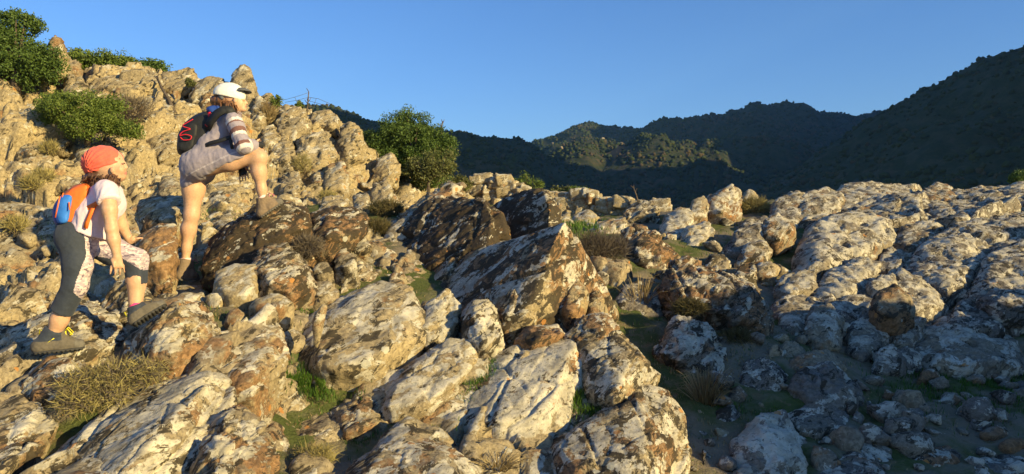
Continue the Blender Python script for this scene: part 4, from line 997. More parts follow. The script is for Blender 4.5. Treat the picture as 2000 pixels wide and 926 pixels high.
def tree(name, base, lobes, n_clump, n_leaf, clump_r, leaf, mat, seed, label, cat, group=None, trunk_r=0.08, inner=0.25):
    """base: point; lobes: list of (centre, (rx,ry,rz))"""
    r = np.random.default_rng(seed)
    base = np.asarray(base, float)
    root = empty(name, base); tag(root, label, cat, group)
    vol = np.array([l[1][0] * l[1][2] for l in lobes]); pick = r.choice(len(lobes), n_clump, p=vol / vol.sum())
    C = np.array([l[0] for l in lobes])[pick]; S = np.array([l[1] for l in lobes])[pick]
    u = r.normal(size=(n_clump, 3)); u /= np.linalg.norm(u, axis=1, keepdims=True)
    rad = np.where(r.random(n_clump) < inner, r.uniform(0.3, 0.8, n_clump), r.uniform(0.76, 1.14, n_clump))
    cen = C + u * S * rad[:, None]
    cen = cen + 0.10 * S * np.stack([pnoise(cen * 3, 1), pnoise(cen * 3, 2), pnoise(cen * 3, 3)], 1)
    cr = clump_r * r.uniform(0.4, 1.4, n_clump)
    q = r.normal(size=(n_clump, n_leaf, 3)); q /= np.linalg.norm(q, axis=2, keepdims=True)
    q *= (r.random((n_clump, n_leaf, 1)) ** 0.45)
    q[:, :, 2] *= 0.75
    Lc = (cen[:, None] + q * cr[:, None, None]).reshape(-1, 3)
    V, Fq = leaf_quads(Lc, leaf, r, 0.4)
    sp = Soup(); sp.add(V, Fq)
    obj('crown', sp.mesh('crown', [mat], base, smooth=False), root)
    sp = Soup()
    ctr = np.mean([l[0] for l in lobes], 0)
    mid = base + (ctr - base) * 0.55 + np.array([0.05, 0, 0])
    sp.tube([base - np.array([0, 0, .15]), base + (mid - base) * 0.5 + r.normal(size=3) * 0.03, mid], [trunk_r, trunk_r * .8, trunk_r * .6], 7)
    for c in cen[r.choice(n_clump, min(n_clump, 34), replace=False)]:
        m2 = mid + (c - mid) * 0.5 + r.normal(size=3) * 0.05 * np.linalg.norm(c - mid)
        sp.tube([mid, m2, c], [trunk_r * .45, trunk_r * .25, 0.008], 5)
    obj('trunk', sp.mesh('trunk', [BARK], base), root)
    return root

def L(px, py, d, wpx, hpx, dep=0.8):
    return (P(px, py, d), (wpx / F * d, wpx / F * d * dep, hpx / F * d))
tree('round_tree', P(815, 375, 14.0), [L(790,280,14,62,52), L(745,295,14.1,42,40), L(835,300,14,50,50), L(800,245,14.1,38,28), L(860,290,14.1,28,40), L(770,330,13.8,40,26), L(720,275,14.1,18,16), L(840,345,13.9,40,22)],
     460, 130, 0.16, 0.042, LEAF_DARK, 1, 'round dark green tree at the end of the cliff', 'tree', trunk_r=0.07)
tree('olive_shrub', P(838, 375, 13.2), [L(840,325,13.2,40,28), L(810,330,13.2,24,18), L(872,318,13.2,18,22)],
     120, 60, 0.13, 0.042, LEAF_OLIVE, 2, 'pale olive shrub in front of the round tree', 'shrub', trunk_r=0.035)
tree('evergreen_tree', P(30, 175, 11.6), [L(30,110,11.6,68,42), L(60,135,11.5,48,28), L(20,60,11.8,48,36), L(62,55,11.8,24,18), L(-40,90,11.6,60,70), L(95,125,11.5,22,28), L(15,30,11.8,20,12)],
     360, 110, 0.16, 0.044, LEAF_DARK, 3, 'large evergreen tree at the upper left corner', 'tree', trunk_r=0.09)
tree('juniper_bush', P(170, 262, 9.9), [L(150,215,9.8,62,30), L(110,215,9.9,32,26), L(200,225,9.8,42,24), L(165,245,9.7,48,20), L(245,252,9.8,26,12), L(215,205,9.9,24,14)],
     340, 100, 0.11, 0.032, LEAF_MID, 4, 'spreading bright green bush on the cliff face', 'bush', trunk_r=0.04)
for k, (lb, px, py, w, h) in enumerate([('leftmost green bush on the skyline beside the pinnacle', 165, 122, 32, 22), ('middle green bush on the skyline above the flat ledge', 220, 124, 38, 18), ('rightmost low green bush on the skyline above the flat ledge', 290, 132, 28, 10)]):
    tree('skyline_bush', P(px, py + h + 4, 14.3), [L(px, py, 14.3, w, h), L(px - w * .6, py + 4, 14.3, w * .5, h * .7), L(px + w * .5, py + 3, 14.3, w * .55, h * .6)], 110, 60, 0.15, 0.055, LEAF_MID if k != 2 else LEAF_DARK, 10 + k, lb, 'bush', 'bushes on the cliff skyline', trunk_r=0.03)
for k, (lb, px, py, w, h, d, m) in enumerate([('green bush rising behind the left part of the stone wall', 1030, 358, 28, 16, 18.2, LEAF_MID), ('low olive bush just left of the stone wall', 897, 358, 18, 14, 15.4, LEAF_OLIVE),
      ('olive bush behind the middle of the stone wall', 1095, 374, 16, 9, 17.6, LEAF_OLIVE), ('dark olive bush right of the one behind the wall\'s middle', 1128, 374, 16, 9, 17.4, LEAF_MID), ('small green sprig among the cliff rocks right of the cap', 540, 196, 9, 12, 12.7, LEAF_MID),
      ('dark bush on the skyline at the right edge', 1992, 346, 14, 10, 16.5, LEAF_DARK), ('tiny green sprig left of the dead stalk', 585, 206, 5, 7, 12.9, LEAF_MID), ('small dark shrub in a crack of the ledge', 372, 160, 8, 9, 12.3, LEAF_OLIVE)]):
    tree('bush', P(px, py + h + 3, d), [L(px, py, d, w, h), L(px + w * .5, py + h * .3, d, w * .6, h * .7), L(px - w * .5, py + h * .3, d, w * .6, h * .7)], 26 if w < 12 else 60, 45, 0.05 if w < 12 else 0.12, 0.035 if w < 12 else 0.05, m, 30 + k, lb, 'bush', trunk_r=0.015)

def twig_shrub(name, base, lobes, n, ln, rad, mat, seed, label, cat='shrub', upward=0.5, second=None, curl=0.4):
    n1 = n
    if second: n = n + second[0]
    r = np.random.default_rng(seed)
    base = np.asarray(base, float)
    root = empty(name, base); tag(root, label, cat)
    sp = Soup()
    vol = np.array([l[1][0] * l[1][2] for l in lobes]); pick = r.choice(len(lobes), n, p=vol / vol.sum())
    C = np.array([l[0] for l in lobes])[pick]; S = np.array([l[1] for l in lobes])[pick]
    u = r.normal(size=(n, 3)); u /= np.linalg.norm(u, axis=1, keepdims=True)
    p0 = C + u * S * (r.random((n, 1)) ** np.where(np.arange(n)[:, None] < n1, 0.33, 0.8))
    dr = u * 0.7 + r.normal(size=(n, 3)) * 0.6; dr[:, 2] += upward; dr /= np.linalg.norm(dr, axis=1, keepdims=True)
    l_ = ln * r.uniform(0.5, 1.2, (n, 1))
    bend = r.normal(size=(n, 3)) * curl * l_ * 0.5
    p1 = p0 + dr * l_ * .5 + bend * .3; p2 = p0 + dr * l_ + bend
    w = np.cross(dr, r.normal(size=(n, 3))); w /= np.linalg.norm(w, axis=1, keepdims=True); w2 = np.cross(dr, w)
    def rib(a, i):
        V = np.stack([p0 - a * rad, p0 + a * rad, p1 + a * rad * .8, p1 - a * rad * .8, p2], 1)[i].reshape(-1, 3)
        k = np.arange(len(V) // 5)[:, None] * 5
        return V, np.concatenate([k, k + 1, k + 2, k + 3], 1), np.concatenate([k + 3, k + 2, k + 4], 1)
    sp.add(*rib(w, slice(0, n1))); sp.add(*rib(w2, slice(0, n1)))
    obj('twigs', sp.mesh('twigs', [mat], base, smooth=False), root)
    if second:
        sp = Soup(); sp.add(*rib(w, slice(n1, n))); sp.add(*rib(w2, slice(n1, n)))
        obj('dead_twigs', sp.mesh('dead_twigs', [second[1]], base, smooth=False), root)
    sp = Soup()
    for q in range(9):
        e = p0[r.integers(n)]
        sp.tube([base, base + (e - base) * .5 + r.normal(size=3) * .02, e], [rad * 3.2, rad * 2.2, rad], 5)
    obj('stems', sp.mesh('stems', [BARK], base), root)
    return root
twig_shrub('thorny_cushion', P(200, 790, 3.75), [L(170,750,3.75,52,32,1.0), L(230,730,3.8,46,26,1.0), L(290,728,3.85,36,24,1.0), L(145,785,3.65,36,26,1.0), L(210,765,3.75,46,28,1)], 2600, 0.040, 0.0018, THORN, 3, 'straw coloured thorny cushion shrub at lower left', curl=1.3, upward=0.1, second=(2200, GREYTWIG))
twig_shrub('thorny_cushion', P(618, 905, 4.0), [L(618,898,4.0,36,22,1.0)], 1000, 0.05, 0.0016, THORN, 4, 'small straw coloured tuft at the bottom edge', curl=0.9)
twig_shrub('dry_bush', P(1172, 520, 8.0), [L(1160,487,8.0,34,26,.8), L(1195,490,8.1,30,24,.8)], 2400, 0.12, 0.0024, GREYTWIG, 5, 'grey leafless bush on the bank right of the crest', upward=0.9)
twig_shrub('cushion_shrub', P(735, 470, 7.9), [L(735,450,7.9,34,20,.8)], 1800, 0.07, 0.0030, BROWNCUSH, 6, 'dark brown cushion shrub left of the pale rock')
twig_shrub('cushion_shrub', P(760, 420, 9.2), [L(755,408,9.2,34,14,.8)], 1300, 0.08, 0.0034, BROWNCUSH, 7, 'dark cushion shrub at the cliff foot above the other one')
twig_shrub('grey_shrub', P(610, 500, 6.1), [L(600,482,6.1,30,18,.8)], 1100, 0.07, 0.0022, GREYTWIG, 8, 'grey twiggy shrub against the rusty rock')
twig_shrub('brown_shrub', P(1350, 615, 6.35), [L(1348,602,6.3,34,14,.8)], 1100, 0.06, 0.0026, BROWNCUSH, 9, 'low brown shrub at the foot of the large shaded boulder')
twig_shrub('brown_shrub', P(1440, 675, 6.2), [L(1440,660,6.2,36,14,.8)], 1000, 0.06, 0.0026, BROWNCUSH, 19, 'low brown shrub on the mossy bank under the reddish flank')
twig_shrub('dry_shrub', P(1475, 415, 12.0), [L(1472,404,12.0,28,14,.8)], 1100, 0.12, 0.004, THORN, 10, 'rusty dry shrub right of the crowning boulder')
twig_shrub('dry_shrub', P(520, 240, 12.3), [L(520,232,12.3,20,22,.8)], 900, 0.16, 0.004, DRYGRASS, 11, 'dry yellow shrub in the cleft right of the woman\'s head', upward=1.2)
twig_shrub('dry_shrub', P(250, 235, 10.6), [L(255,215,10.6,45,22,.5)], 1100, 0.14, 0.003, GREYTWIG, 12, 'tangle of grey dead branches above the bright green bush')
for k, (px, py, w, h, lb) in enumerate([(85, 345, 20, 12, 'dry tuft on the cliff left of the red bandana'), (30, 440, 26, 14, 'dry tuft on the rock face behind the child\'s pack'), (95, 290, 16, 10, 'dry tuft under the bright green bush'), (640, 385, 18, 8, 'dry tuft on the cliff foot'), (60, 360, 20, 14, 'yellow dry tuft on the left rock face'), (590, 320, 18, 16, 'dry tuft among the middle cliff blocks')]):
    d = ray_d(px, py + h) - 0.15
    twig_shrub('dry_tuft', P(px, py + h, d), [L(px, py, d, w, h, .6)], 420, 0.09, 0.0028, THORN, 60 + k, lb, upward=1.0)
# upright straw tuft in the gully
def straw(name, base, n, ht, spread, mat, seed, label, cat='grass'):
    r = np.random.default_rng(seed); base = np.asarray(base, float)
    sp = Soup()
    for k in range(n):
        a = r.uniform(0, 6.28); q = r.random() ** .6
        b = base + np.array([math.cos(a), math.sin(a) * .7, 0]) * spread * .35 * q
        h = ht * r.uniform(.5, 1.1); out = np.array([math.cos(a), math.sin(a), 0]) * spread * q * r.uniform(.4, 1.2)
        sp.tube([b, b + out * .35 + np.array([0, 0, h * .55]), b + out * .8 + np.array([0, 0, h * .9]), b + out * 1.15 + np.array([0, 0, h * r.uniform(.75, 1.05)])], [.0028, .0024, .0018, .0008], 3)
    return tag(obj(name, sp.mesh(name, [mat], base, smooth=False), None, base), label, cat)
straw('dry_grass_tuft', P(1378, 800, 5.2), 300, 0.29, 0.16, DRYGRASS, 1, 'tall straw coloured dry grass tuft in the gully')
straw('dry_grass_tuft', P(1250, 600, 6.9), 40, 0.34, 0.22, DRYGRASS, 2, 'thin dry stems among the grass behind the wedge')
straw('dry_grass_tuft', P(970, 920, 4.0), 110, 0.10, 0.16, DRYGRASS, 3, 'low pale dry grass at the bottom edge')
def stalk(pts, r0, label):
    pts = [P(*p) for p in pts]; base = pts[0]
    sp = Soup(); sp.tube(pts, np.linspace(r0, r0 * .5, len(pts)), 6)
    rr_ = np.random.default_rng(len(label))
    for q in range(5):
        a = pts[-1] + (pts[len(pts) // 2] - pts[-1]) * rr_.random(); sp.tube([a, a + np.array([rr_.normal() * .05, 0, .05 + .04 * rr_.random()])], [r0 * .4, r0 * .2], 4)
    tag(obj('dead_stalk', sp.mesh('dead_stalk', [BARK], base), None, base), label, 'stalk')
stalk([(598,232,12.8),(601,205,12.8),(603,179,12.8)], 0.02, 'dead stalk standing on the cliff edge beside the wire')
stalk([(862,262,14.2),(862,248,14.2),(865,237,14.2)], 0.022, 'bare twig sticking out above the round tree')
stalk([(1247,398,14.6),(1243,382,14.6),(1237,366,14.6)], 0.018, 'thin leaning stick at the end of the stone wall')
stalk([(342,222,12.0),(330,195,12.2),(316,172,12.4),(306,150,12.6)], 0.035, 'dead branch leaning on the flat ledge of the cliff')
wb = P(600, 200, 12.9); sp = Soup()
for a in ([(552,196),(575,190),(603,181)], [(556,200),(580,196),(603,190)], [(603,190),(622,193),(650,205),(668,213)], [(603,197),(625,203),(645,209)], [(618,192),(612,208)], [(640,200),(632,208)], [(576,190),(582,205)]):
    sp.tube([P(x, y, 12.9) for x, y in a], 0.0035, 4)
WIRE = plain('rusty_wire', (0.10, 0.09, 0.085), 0.6)
tag(obj('wire_fence', sp.mesh('wire_fence', [WIRE], wb), None, wb), 'torn wire netting sagging from the dead stalk on the cliff', 'fence')

# grass
def grass_patches(name, patches, mat, seed, label):
    r = np.random.default_rng(seed); sp = Soup()
    for (px, py, w, h, n, ht) in patches:
        q = r.normal(size=(n, 2)) * 0.5
        pxx = px + q[:, 0] * w; pyy = py + q[:, 1] * h
        d0 = ray_d(px, py); d1 = ray_d(px, py + h * .5); d2 = ray_d(px, py - h * .5)
        y = d0 + q[:, 1] * -(min(d2, d0 + 2.5) - max(d1, d0 - 2)) ; x = (pxx - 1000) / F * y
        cl = fbm(np.stack([x, y, 0 * x], 1) * 6, 2, 3)
        k = cl > -0.12; x, y = x[k], y[k]; n = len(x)
        z = H(x, y) + (0.07 if ht > 0.038 and px < 1300 else 0.0)
        b = np.stack([x, y, z + 0.0], 1)
        hh = ht * r.uniform(.5, 1.2, (n, 1)); a = r.uniform(0, 6.28, n)
        out = np.stack([np.cos(a), np.sin(a), 0 * a], 1) * hh * r.uniform(.2, .8, (n, 1))
        w_ = np.stack([-np.sin(a), np.cos(a), 0 * a], 1) * 0.0022 * (d0 / 4.5)
        m = b + out * .4 + np.array([0, 0, 1]) * hh * .6; t = b + out + np.array([0, 0, 1]) * hh
        V = np.stack([b - w_, b + w_, m + w_ * .8, m - w_ * .8, t], 1).reshape(-1, 3)
        kk = np.arange(n)[:, None] * 5
        sp.add(V, np.concatenate([kk, kk + 1, kk + 2, kk + 3], 1), np.concatenate([kk + 3, kk + 2, kk + 4], 1))
    return tag(obj(name, sp.mesh(name, [mat], (0, 0, 0), smooth=False)), label, kind='stuff')
grass_patches('grass', [(1148,800,50,40,3150,0.056),(560,602,110,22,2340,0.040),(500,640,80,40,504,0.028),(600,770,80,30,1980,0.040),(920,745,60,60,1980,0.048),(860,800,60,50,588,0.037),(1480,795,130,20,756,0.031),(1930,745,200,60,6300,0.048),(1900,770,120,30,630,0.025),
    (1470,480,70,60,1008,0.043),(1450,660,110,40,630,0.025),(1260,680,90,90,630,0.028),(1130,455,60,24,1350,0.072),(1180,560,80,50,462,0.031),(720,520,70,40,462,0.028),(700,860,120,50,756,0.031),(1560,570,60,50,420,0.031),(120,470,40,24,294,0.043),(330,900,100,60,252,0.031),
    (1320,850,60,120,672,0.031),(1960,620,80,60,756,0.037),(1670,590,40,30,252,0.031),(440,430,60,20,252,0.037),(660,600,120,40,630,0.031),(1100,700,60,30,252,0.031),(330,640,120,30,210,0.025),(570,840,80,60,252,0.025),(1380,510,60,40,378,0.037)], GRASS, 5, 'short green grass growing between the rocks')
grass_patches('dry_litter', [(1480,675,140,40,1200,0.028),(600,860,200,80,1500,0.022),(1280,760,120,100,1500,0.028),(560,640,160,60,1200,0.028),(1130,520,60,60,900,0.044),(700,560,160,80,1200,0.028),(1800,800,300,120,1800,0.019),(300,560,200,60,1200,0.033),(1350,700,200,160,2500,0.028),(960,900,120,30,900,0.033),(460,700,100,100,800,0.028)], DRYGRASS, 6, 'dry yellow grass litter between the rocks')
print('plants', round(time.time() - T0, 1))
#PEOPLE#
# ------------------------------------------------------------------ the two hikers: smooth implicit bodies
class SDF:
    def __init__(s, lo, hi, h):
        s.lo = np.asarray(lo, float); s.h = h
        s.n = np.ceil((np.asarray(hi) - s.lo) / h).astype(int) + 1
        s.D = np.full(s.n, 1.0, np.float32)
    def _box(s, lo, hi):
        a = np.clip(np.floor((lo - s.lo) / s.h).astype(int), 0, s.n - 1); b = np.clip(np.ceil((hi - s.lo) / s.h).astype(int) + 1, 1, s.n)
        sl_ = tuple(slice(a[k], b[k]) for k in range(3))
        ax = [s.lo[k] + s.h * np.arange(a[k], b[k]) for k in range(3)]
        return sl_, ax
    def _put(s, sl_, d, k, sub=False):
        o = s.D[sl_]
        d = d.astype(np.float32)
        if sub:
            s.D[sl_] = np.maximum(o, -d); return
        if k > 0:
            hh = np.maximum(k - np.abs(o - d), 0) / k
            s.D[sl_] = np.minimum(o, d) - hh * hh * k * 0.25
        else: s.D[sl_] = np.minimum(o, d)
    def cone(s, p0, r0, p1, r1, k=0.02, sy=1.0, flat=False, sub=False):
        """tapered limb; sy widens it along the view depth; flat cuts its far end off square"""
        p0 = np.asarray(p0, float); p1 = np.asarray(p1, float); m = max(r0, r1) * max(1, sy) + k + 3 * s.h
        sl_, ax = s._box(np.minimum(p0, p1) - m, np.maximum(p0, p1) + m)
        if min(len(a) for a in ax) == 0: return
        X, Y, Z = np.meshgrid(*ax, indexing='ij')
        v = p1 - p0; L2 = v @ v
        t0 = ((X - p0[0]) * v[0] + (Y - p0[1]) * v[1] + (Z - p0[2]) * v[2]) / L2
        t = np.clip(t0, 0, 1)
        dx = X - p0[0] - t * v[0]; dy = (Y - p0[1] - t * v[1]) / sy; dz = Z - p0[2] - t * v[2]
        d = np.sqrt(dx * dx + dy * dy + dz * dz) - (r0 + (r1 - r0) * t)
        if flat:
            Ln = math.sqrt(L2)
            d = np.maximum(d, (t0 - 1) * Ln)
        s._put(sl_, d, k, sub)
    def ell(s, c, r, k=0.02, rot=0.0, sub=False):
        """ellipsoid with radii r, turned by rot about the depth axis"""
        c = np.asarray(c, float); r = np.asarray(r, float); m = r.max() + k + 3 * s.h
        sl_, ax = s._box(c - m, c + m)
        X, Y, Z = np.meshgrid(*ax, indexing='ij')
        x = X - c[0]; y = Y - c[1]; z = Z - c[2]
        cr, sr = math.cos(rot), math.sin(rot)
        x, z = x * cr + z * sr, -x * sr + z * cr
        q = np.sqrt((x / r[0]) ** 2 + (y / r[1]) ** 2 + (z / r[2]) ** 2)
        g = np.sqrt((x / r[0] ** 2) ** 2 + (y / r[1] ** 2) ** 2 + (z / r[2] ** 2) ** 2) + 1e-6
        s._put(sl_, q * (q - 1) / g, k, sub)
    def cut(s, p, n):
        """keep only the side of the plane through p that n points away from"""
        n = np.asarray(n, float); n /= np.linalg.norm(n)
        ax = [s.lo[k] + s.h * np.arange(s.n[k]) for k in range(3)]
        d = (ax[0][:, None, None] - p[0]) * n[0] + (ax[1][None, :, None] - p[1]) * n[1] + (ax[2][None, None, :] - p[2]) * n[2]
        s.D = np.maximum(s.D, d.astype(np.float32))
    def surface(s):
        D = np.pad(s.D, 1, constant_values=1.0); lo = s.lo - s.h
        ins = D < 0
        c = np.zeros(np.array(D.shape) - 1, np.int8)
        sl_ = [slice(0, -1), slice(1, None)]
        for a in (0, 1):
            for b in (0, 1):
                for e in (0, 1): c += ins[sl_[a], sl_[b], sl_[e]]
        act = (c > 0) & (c < 8)
        idx = -np.ones(act.shape, np.int64); I = np.argwhere(act); idx[act] = np.arange(len(I))
        acc = np.zeros((len(I), 3)); cnt = np.zeros(len(I))
        offs = [(0,0,0),(1,0,0),(0,1,0),(1,1,0),(0,0,1),(1,0,1),(0,1,1),(1,1,1)]
        val = {o: D[I[:, 0] + o[0], I[:, 1] + o[1], I[:, 2] + o[2]] for o in offs}
        for o in offs:
            for ax in range(3):
                if o[ax] == 0:
                    q = list(o); q[ax] = 1; q = tuple(q)
                    a, b = val[o], val[q]; m = (a < 0) != (b < 0)
                    t = np.where(m, a / np.where(m, a - b, 1), 0)
                    pt = np.tile(np.array(o, float), (len(I), 1)); pt[:, ax] += t
                    acc[m] += pt[m]; cnt[m] += 1
        V = lo + s.h * (I + acc / cnt[:, None])
        Q = []
        for ax in range(3):
            b_, c_ = (ax + 1) % 3, (ax + 2) % 3
            s0 = [slice(None)] * 3; s1 = [slice(None)] * 3
            s0[ax] = slice(0, -1); s1[ax] = slice(1, None)
            A, B = ins[tuple(s0)], ins[tuple(s1)]
            E = np.argwhere(A != B)
            E = E[(E[:, b_] > 0) & (E[:, c_] > 0) & (E[:, b_] < act.shape[b_]) & (E[:, c_] < act.shape[c_])]
            fl = A[tuple(E.T)]
            def cell(db, dc):
                e = E.copy(); e[:, b_] -= db; e[:, c_] -= dc
                return idx[tuple(e.T)]
            q = np.stack([cell(1, 1), cell(0, 1), cell(0, 0), cell(1, 0)], 1)
            q[~fl] = q[~fl][:, ::-1]
            Q.append(q)
        Q = np.concatenate(Q); Q = Q[(Q >= 0).all(1)]
        return V, Q
def relax(V, Q, n=2):
    for _ in range(n):
        acc = np.zeros_like(V); cnt = np.zeros(len(V))
        for a in range(4):
            i, j = Q[:, a], Q[:, (a + 1) % 4]
            for k in range(3): acc[:, k] += np.bincount(i, V[j, k], len(V)) + np.bincount(j, V[i, k], len(V))
            cnt += np.bincount(i, minlength=len(V)) + np.bincount(j, minlength=len(V))
        V = 0.5 * V + 0.5 * acc / cnt[:, None]
    return V
def folds(V, Q, amp, freq, seed, stretch=(1, 1, 1)):
    N = vnormals(V, Q)
    return V + N * (amp * fbm(V * freq * np.asarray(stretch), 3, seed, ridged=True))[:, None]

SKIN = plain('skin', (0.56, 0.33, 0.205), 0.5, 0.10, 60, 0.1, 0.001, 0.35, sss=0.15)
LIP = plain('lip', (0.55, 0.22, 0.19), 0.45, 0.05)
BROW = plain('brow_and_lash', (0.06, 0.035, 0.02), 0.7, 0.1)
NAVY = plain('charcoal_jersey', (0.036, 0.043, 0.060), 0.75, 0.1, 90, 0.15, 0.001, 0.25, sheen=0.1)
PINKSHIRT = plain('pale_pink_cotton', (0.72, 0.56, 0.62), 0.85, 0.04, 60, 0.15, 0.002, 0.2, sheen=0.1)
MAUVE = plain('mauve_fleece', (0.30, 0.255, 0.30), 0.8, 0.06, 80, 0.15, 0.002, 0.2, sheen=0.15)
PALEMAUVE = plain('pale_mauve_piping', (0.48, 0.42, 0.46), 0.8)
STRIPEW = plain('cream_stripe', (0.60, 0.54, 0.52), 0.85)
WHITECLOTH = plain('white_cloth', (0.78, 0.74, 0.68), 0.85, 0.04, 60, 0.1, 0.002, 0.2)
BROWNCLOTH = plain('maroon_brown_cloth', (0.17, 0.085, 0.075), 0.85, 0.08, 60, 0.1, 0.002, 0.2)
CORAL = plain('coral_knit', (0.80, 0.13, 0.085), 0.85, 0.08, 120, 0.25, 0.002, 0.2, sheen=0.15)
HAIR_D = plain('dark_brown_hair', (0.095, 0.045, 0.026), 0.5, 0.3, 160, 0.3, 0.002, 0.4)
HAIR_B = plain('brown_hair', (0.15, 0.068, 0.030), 0.5, 0.3, 160, 0.3, 0.002, 0.4)
ORANGE = plain('orange_nylon', (0.85, 0.17, 0.025), 0.6, 0.06, 50, 0.2, 0.003, 0.35)
BLUE = plain('bright_blue_nylon', (0.035, 0.19, 0.66), 0.6, 0.06, 50, 0.2, 0.003, 0.35)
DBLUE = plain('deep_blue_nylon', (0.03, 0.075, 0.30), 0.6, 0.06, 50, 0.2, 0.003, 0.35)
BLACKN = plain('black_nylon', (0.018, 0.018, 0.020), 0.65, 0.15, 70, 0.25, 0.003, 0.35)
REDC = plain('red_cord', (0.62, 0.022, 0.04), 0.6, 0.05)
SUEDE = plain('grey_brown_suede', (0.115, 0.098, 0.078), 0.9, 0.12, 70, 0.2, 0.002, 0.2)
SUEDE2 = plain('tan_suede', (0.21, 0.15, 0.10), 0.9, 0.12, 70, 0.2, 0.002, 0.2)
RUBBER = plain('dark_rubber', (0.045, 0.042, 0.040), 0.8, 0.15, 60, 0.3, 0.003, 0.3)
GREYRUB = plain('grey_rubber', (0.13, 0.115, 0.095), 0.85, 0.15, 60, 0.3, 0.003, 0.3)
YELLOW = plain('yellow_lace', (0.72, 0.62, 0.03), 0.6, 0.05)
PINKSOCK = plain('pink_sock', (0.75, 0.05, 0.22), 0.85, 0.05)
PALESOCK = plain('pale_pink_sock', (0.78, 0.50, 0.48), 0.85, 0.08)
PINKLACE = plain('pink_lace', (0.50, 0.16, 0.20), 0.7, 0.05)
VISOR = plain('grey_visor_cloth', (0.10, 0.10, 0.105), 0.75, 0.1, 80)
def camo():
    s = NT('lilac_camouflage_jersey')
    tc = s.n('TexCoord')
    v = s.mapping(tc.outputs['Object'], rot=(0.4, 0.5, 0.3), scale=(1, 1, 2.2))
    n = s.noise(v, 22, 2, 0.5, 1.2); n2 = s.noise(s.mapping(v, loc=(4, 4, 4)), 34, 2, 0.5, 1.0)
    c = s.mix(s.smooth(n, 0.47, 0.50), (0.62, 0.50, 0.49), (0.40, 0.32, 0.36))
    c = s.mix(s.smooth(n2, 0.58, 0.61), c, (0.17, 0.13, 0.17))
    c = s.mix(s.smooth(n2, 0.36, 0.33), c, (0.72, 0.62, 0.60))
    s.base(c); s.rough(0.8); s.spec(0.2)
    return s.m
CAMO = camo()

def add_hand(b, wrist, elbow, tip, thumb_dir, scale=1.0, curl=0.3, k=0.008, spread_dir=None, curl_dir=None):
    """palm and five bent fingers between wrist and tip"""
    wrist = np.asarray(wrist, float); tip = np.asarray(tip, float)
    d = tip - wrist; Ltot = np.linalg.norm(d); d /= Ltot
    sp_ = np.asarray(spread_dir, float); sp_ -= d * (sp_ @ d); sp_ /= np.linalg.norm(sp_)
    cd = np.asarray(curl_dir, float) if curl_dir is not None else np.cross(d, sp_)
    cd = cd - d * (cd @ d); cd /= np.linalg.norm(cd)
    pl = 0.52 * Ltot; w = 0.036 * scale
    for q in (-0.6, 0, 0.6):
        b.cone(wrist + sp_ * w * .5 * q, 0.016 * scale, wrist + d * pl + sp_ * w * q, 0.0125 * scale, k=0.012)
    for i, (q, ln) in enumerate(((-1.0, 0.86), (-0.33, 1.0), (0.33, 0.95), (1.0, 0.74))):
        a = wrist + d * pl * 0.95 + sp_ * w * q
        fl = Ltot * 0.50 * ln
        d1 = d + sp_ * q * 0.12 + cd * curl * 0.4; d1 /= np.linalg.norm(d1)
        d2 = d + sp_ * q * 0.10 + cd * curl * 1.4; d2 /= np.linalg.norm(d2)
        m = a + d1 * fl * .55; e = m + d2 * fl * .5
        b.cone(a, 0.0088 * scale, m, 0.0078 * scale, k=0.003); b.cone(m, 0.0078 * scale, e, 0.006 * scale, k=0.003)
    td = np.asarray(thumb_dir, float); td /= np.linalg.norm(td)
    a = wrist + d * pl * .25 + sp_ * w * -0.8
    m = a + td * Ltot * .24; e = m + (td * .5 + d * .7) * Ltot * .18
    b.cone(a, 0.0125 * scale, m, 0.0095 * scale, k=0.008); b.cone(m, 0.009 * scale, e, 0.007 * scale, k=0.003)

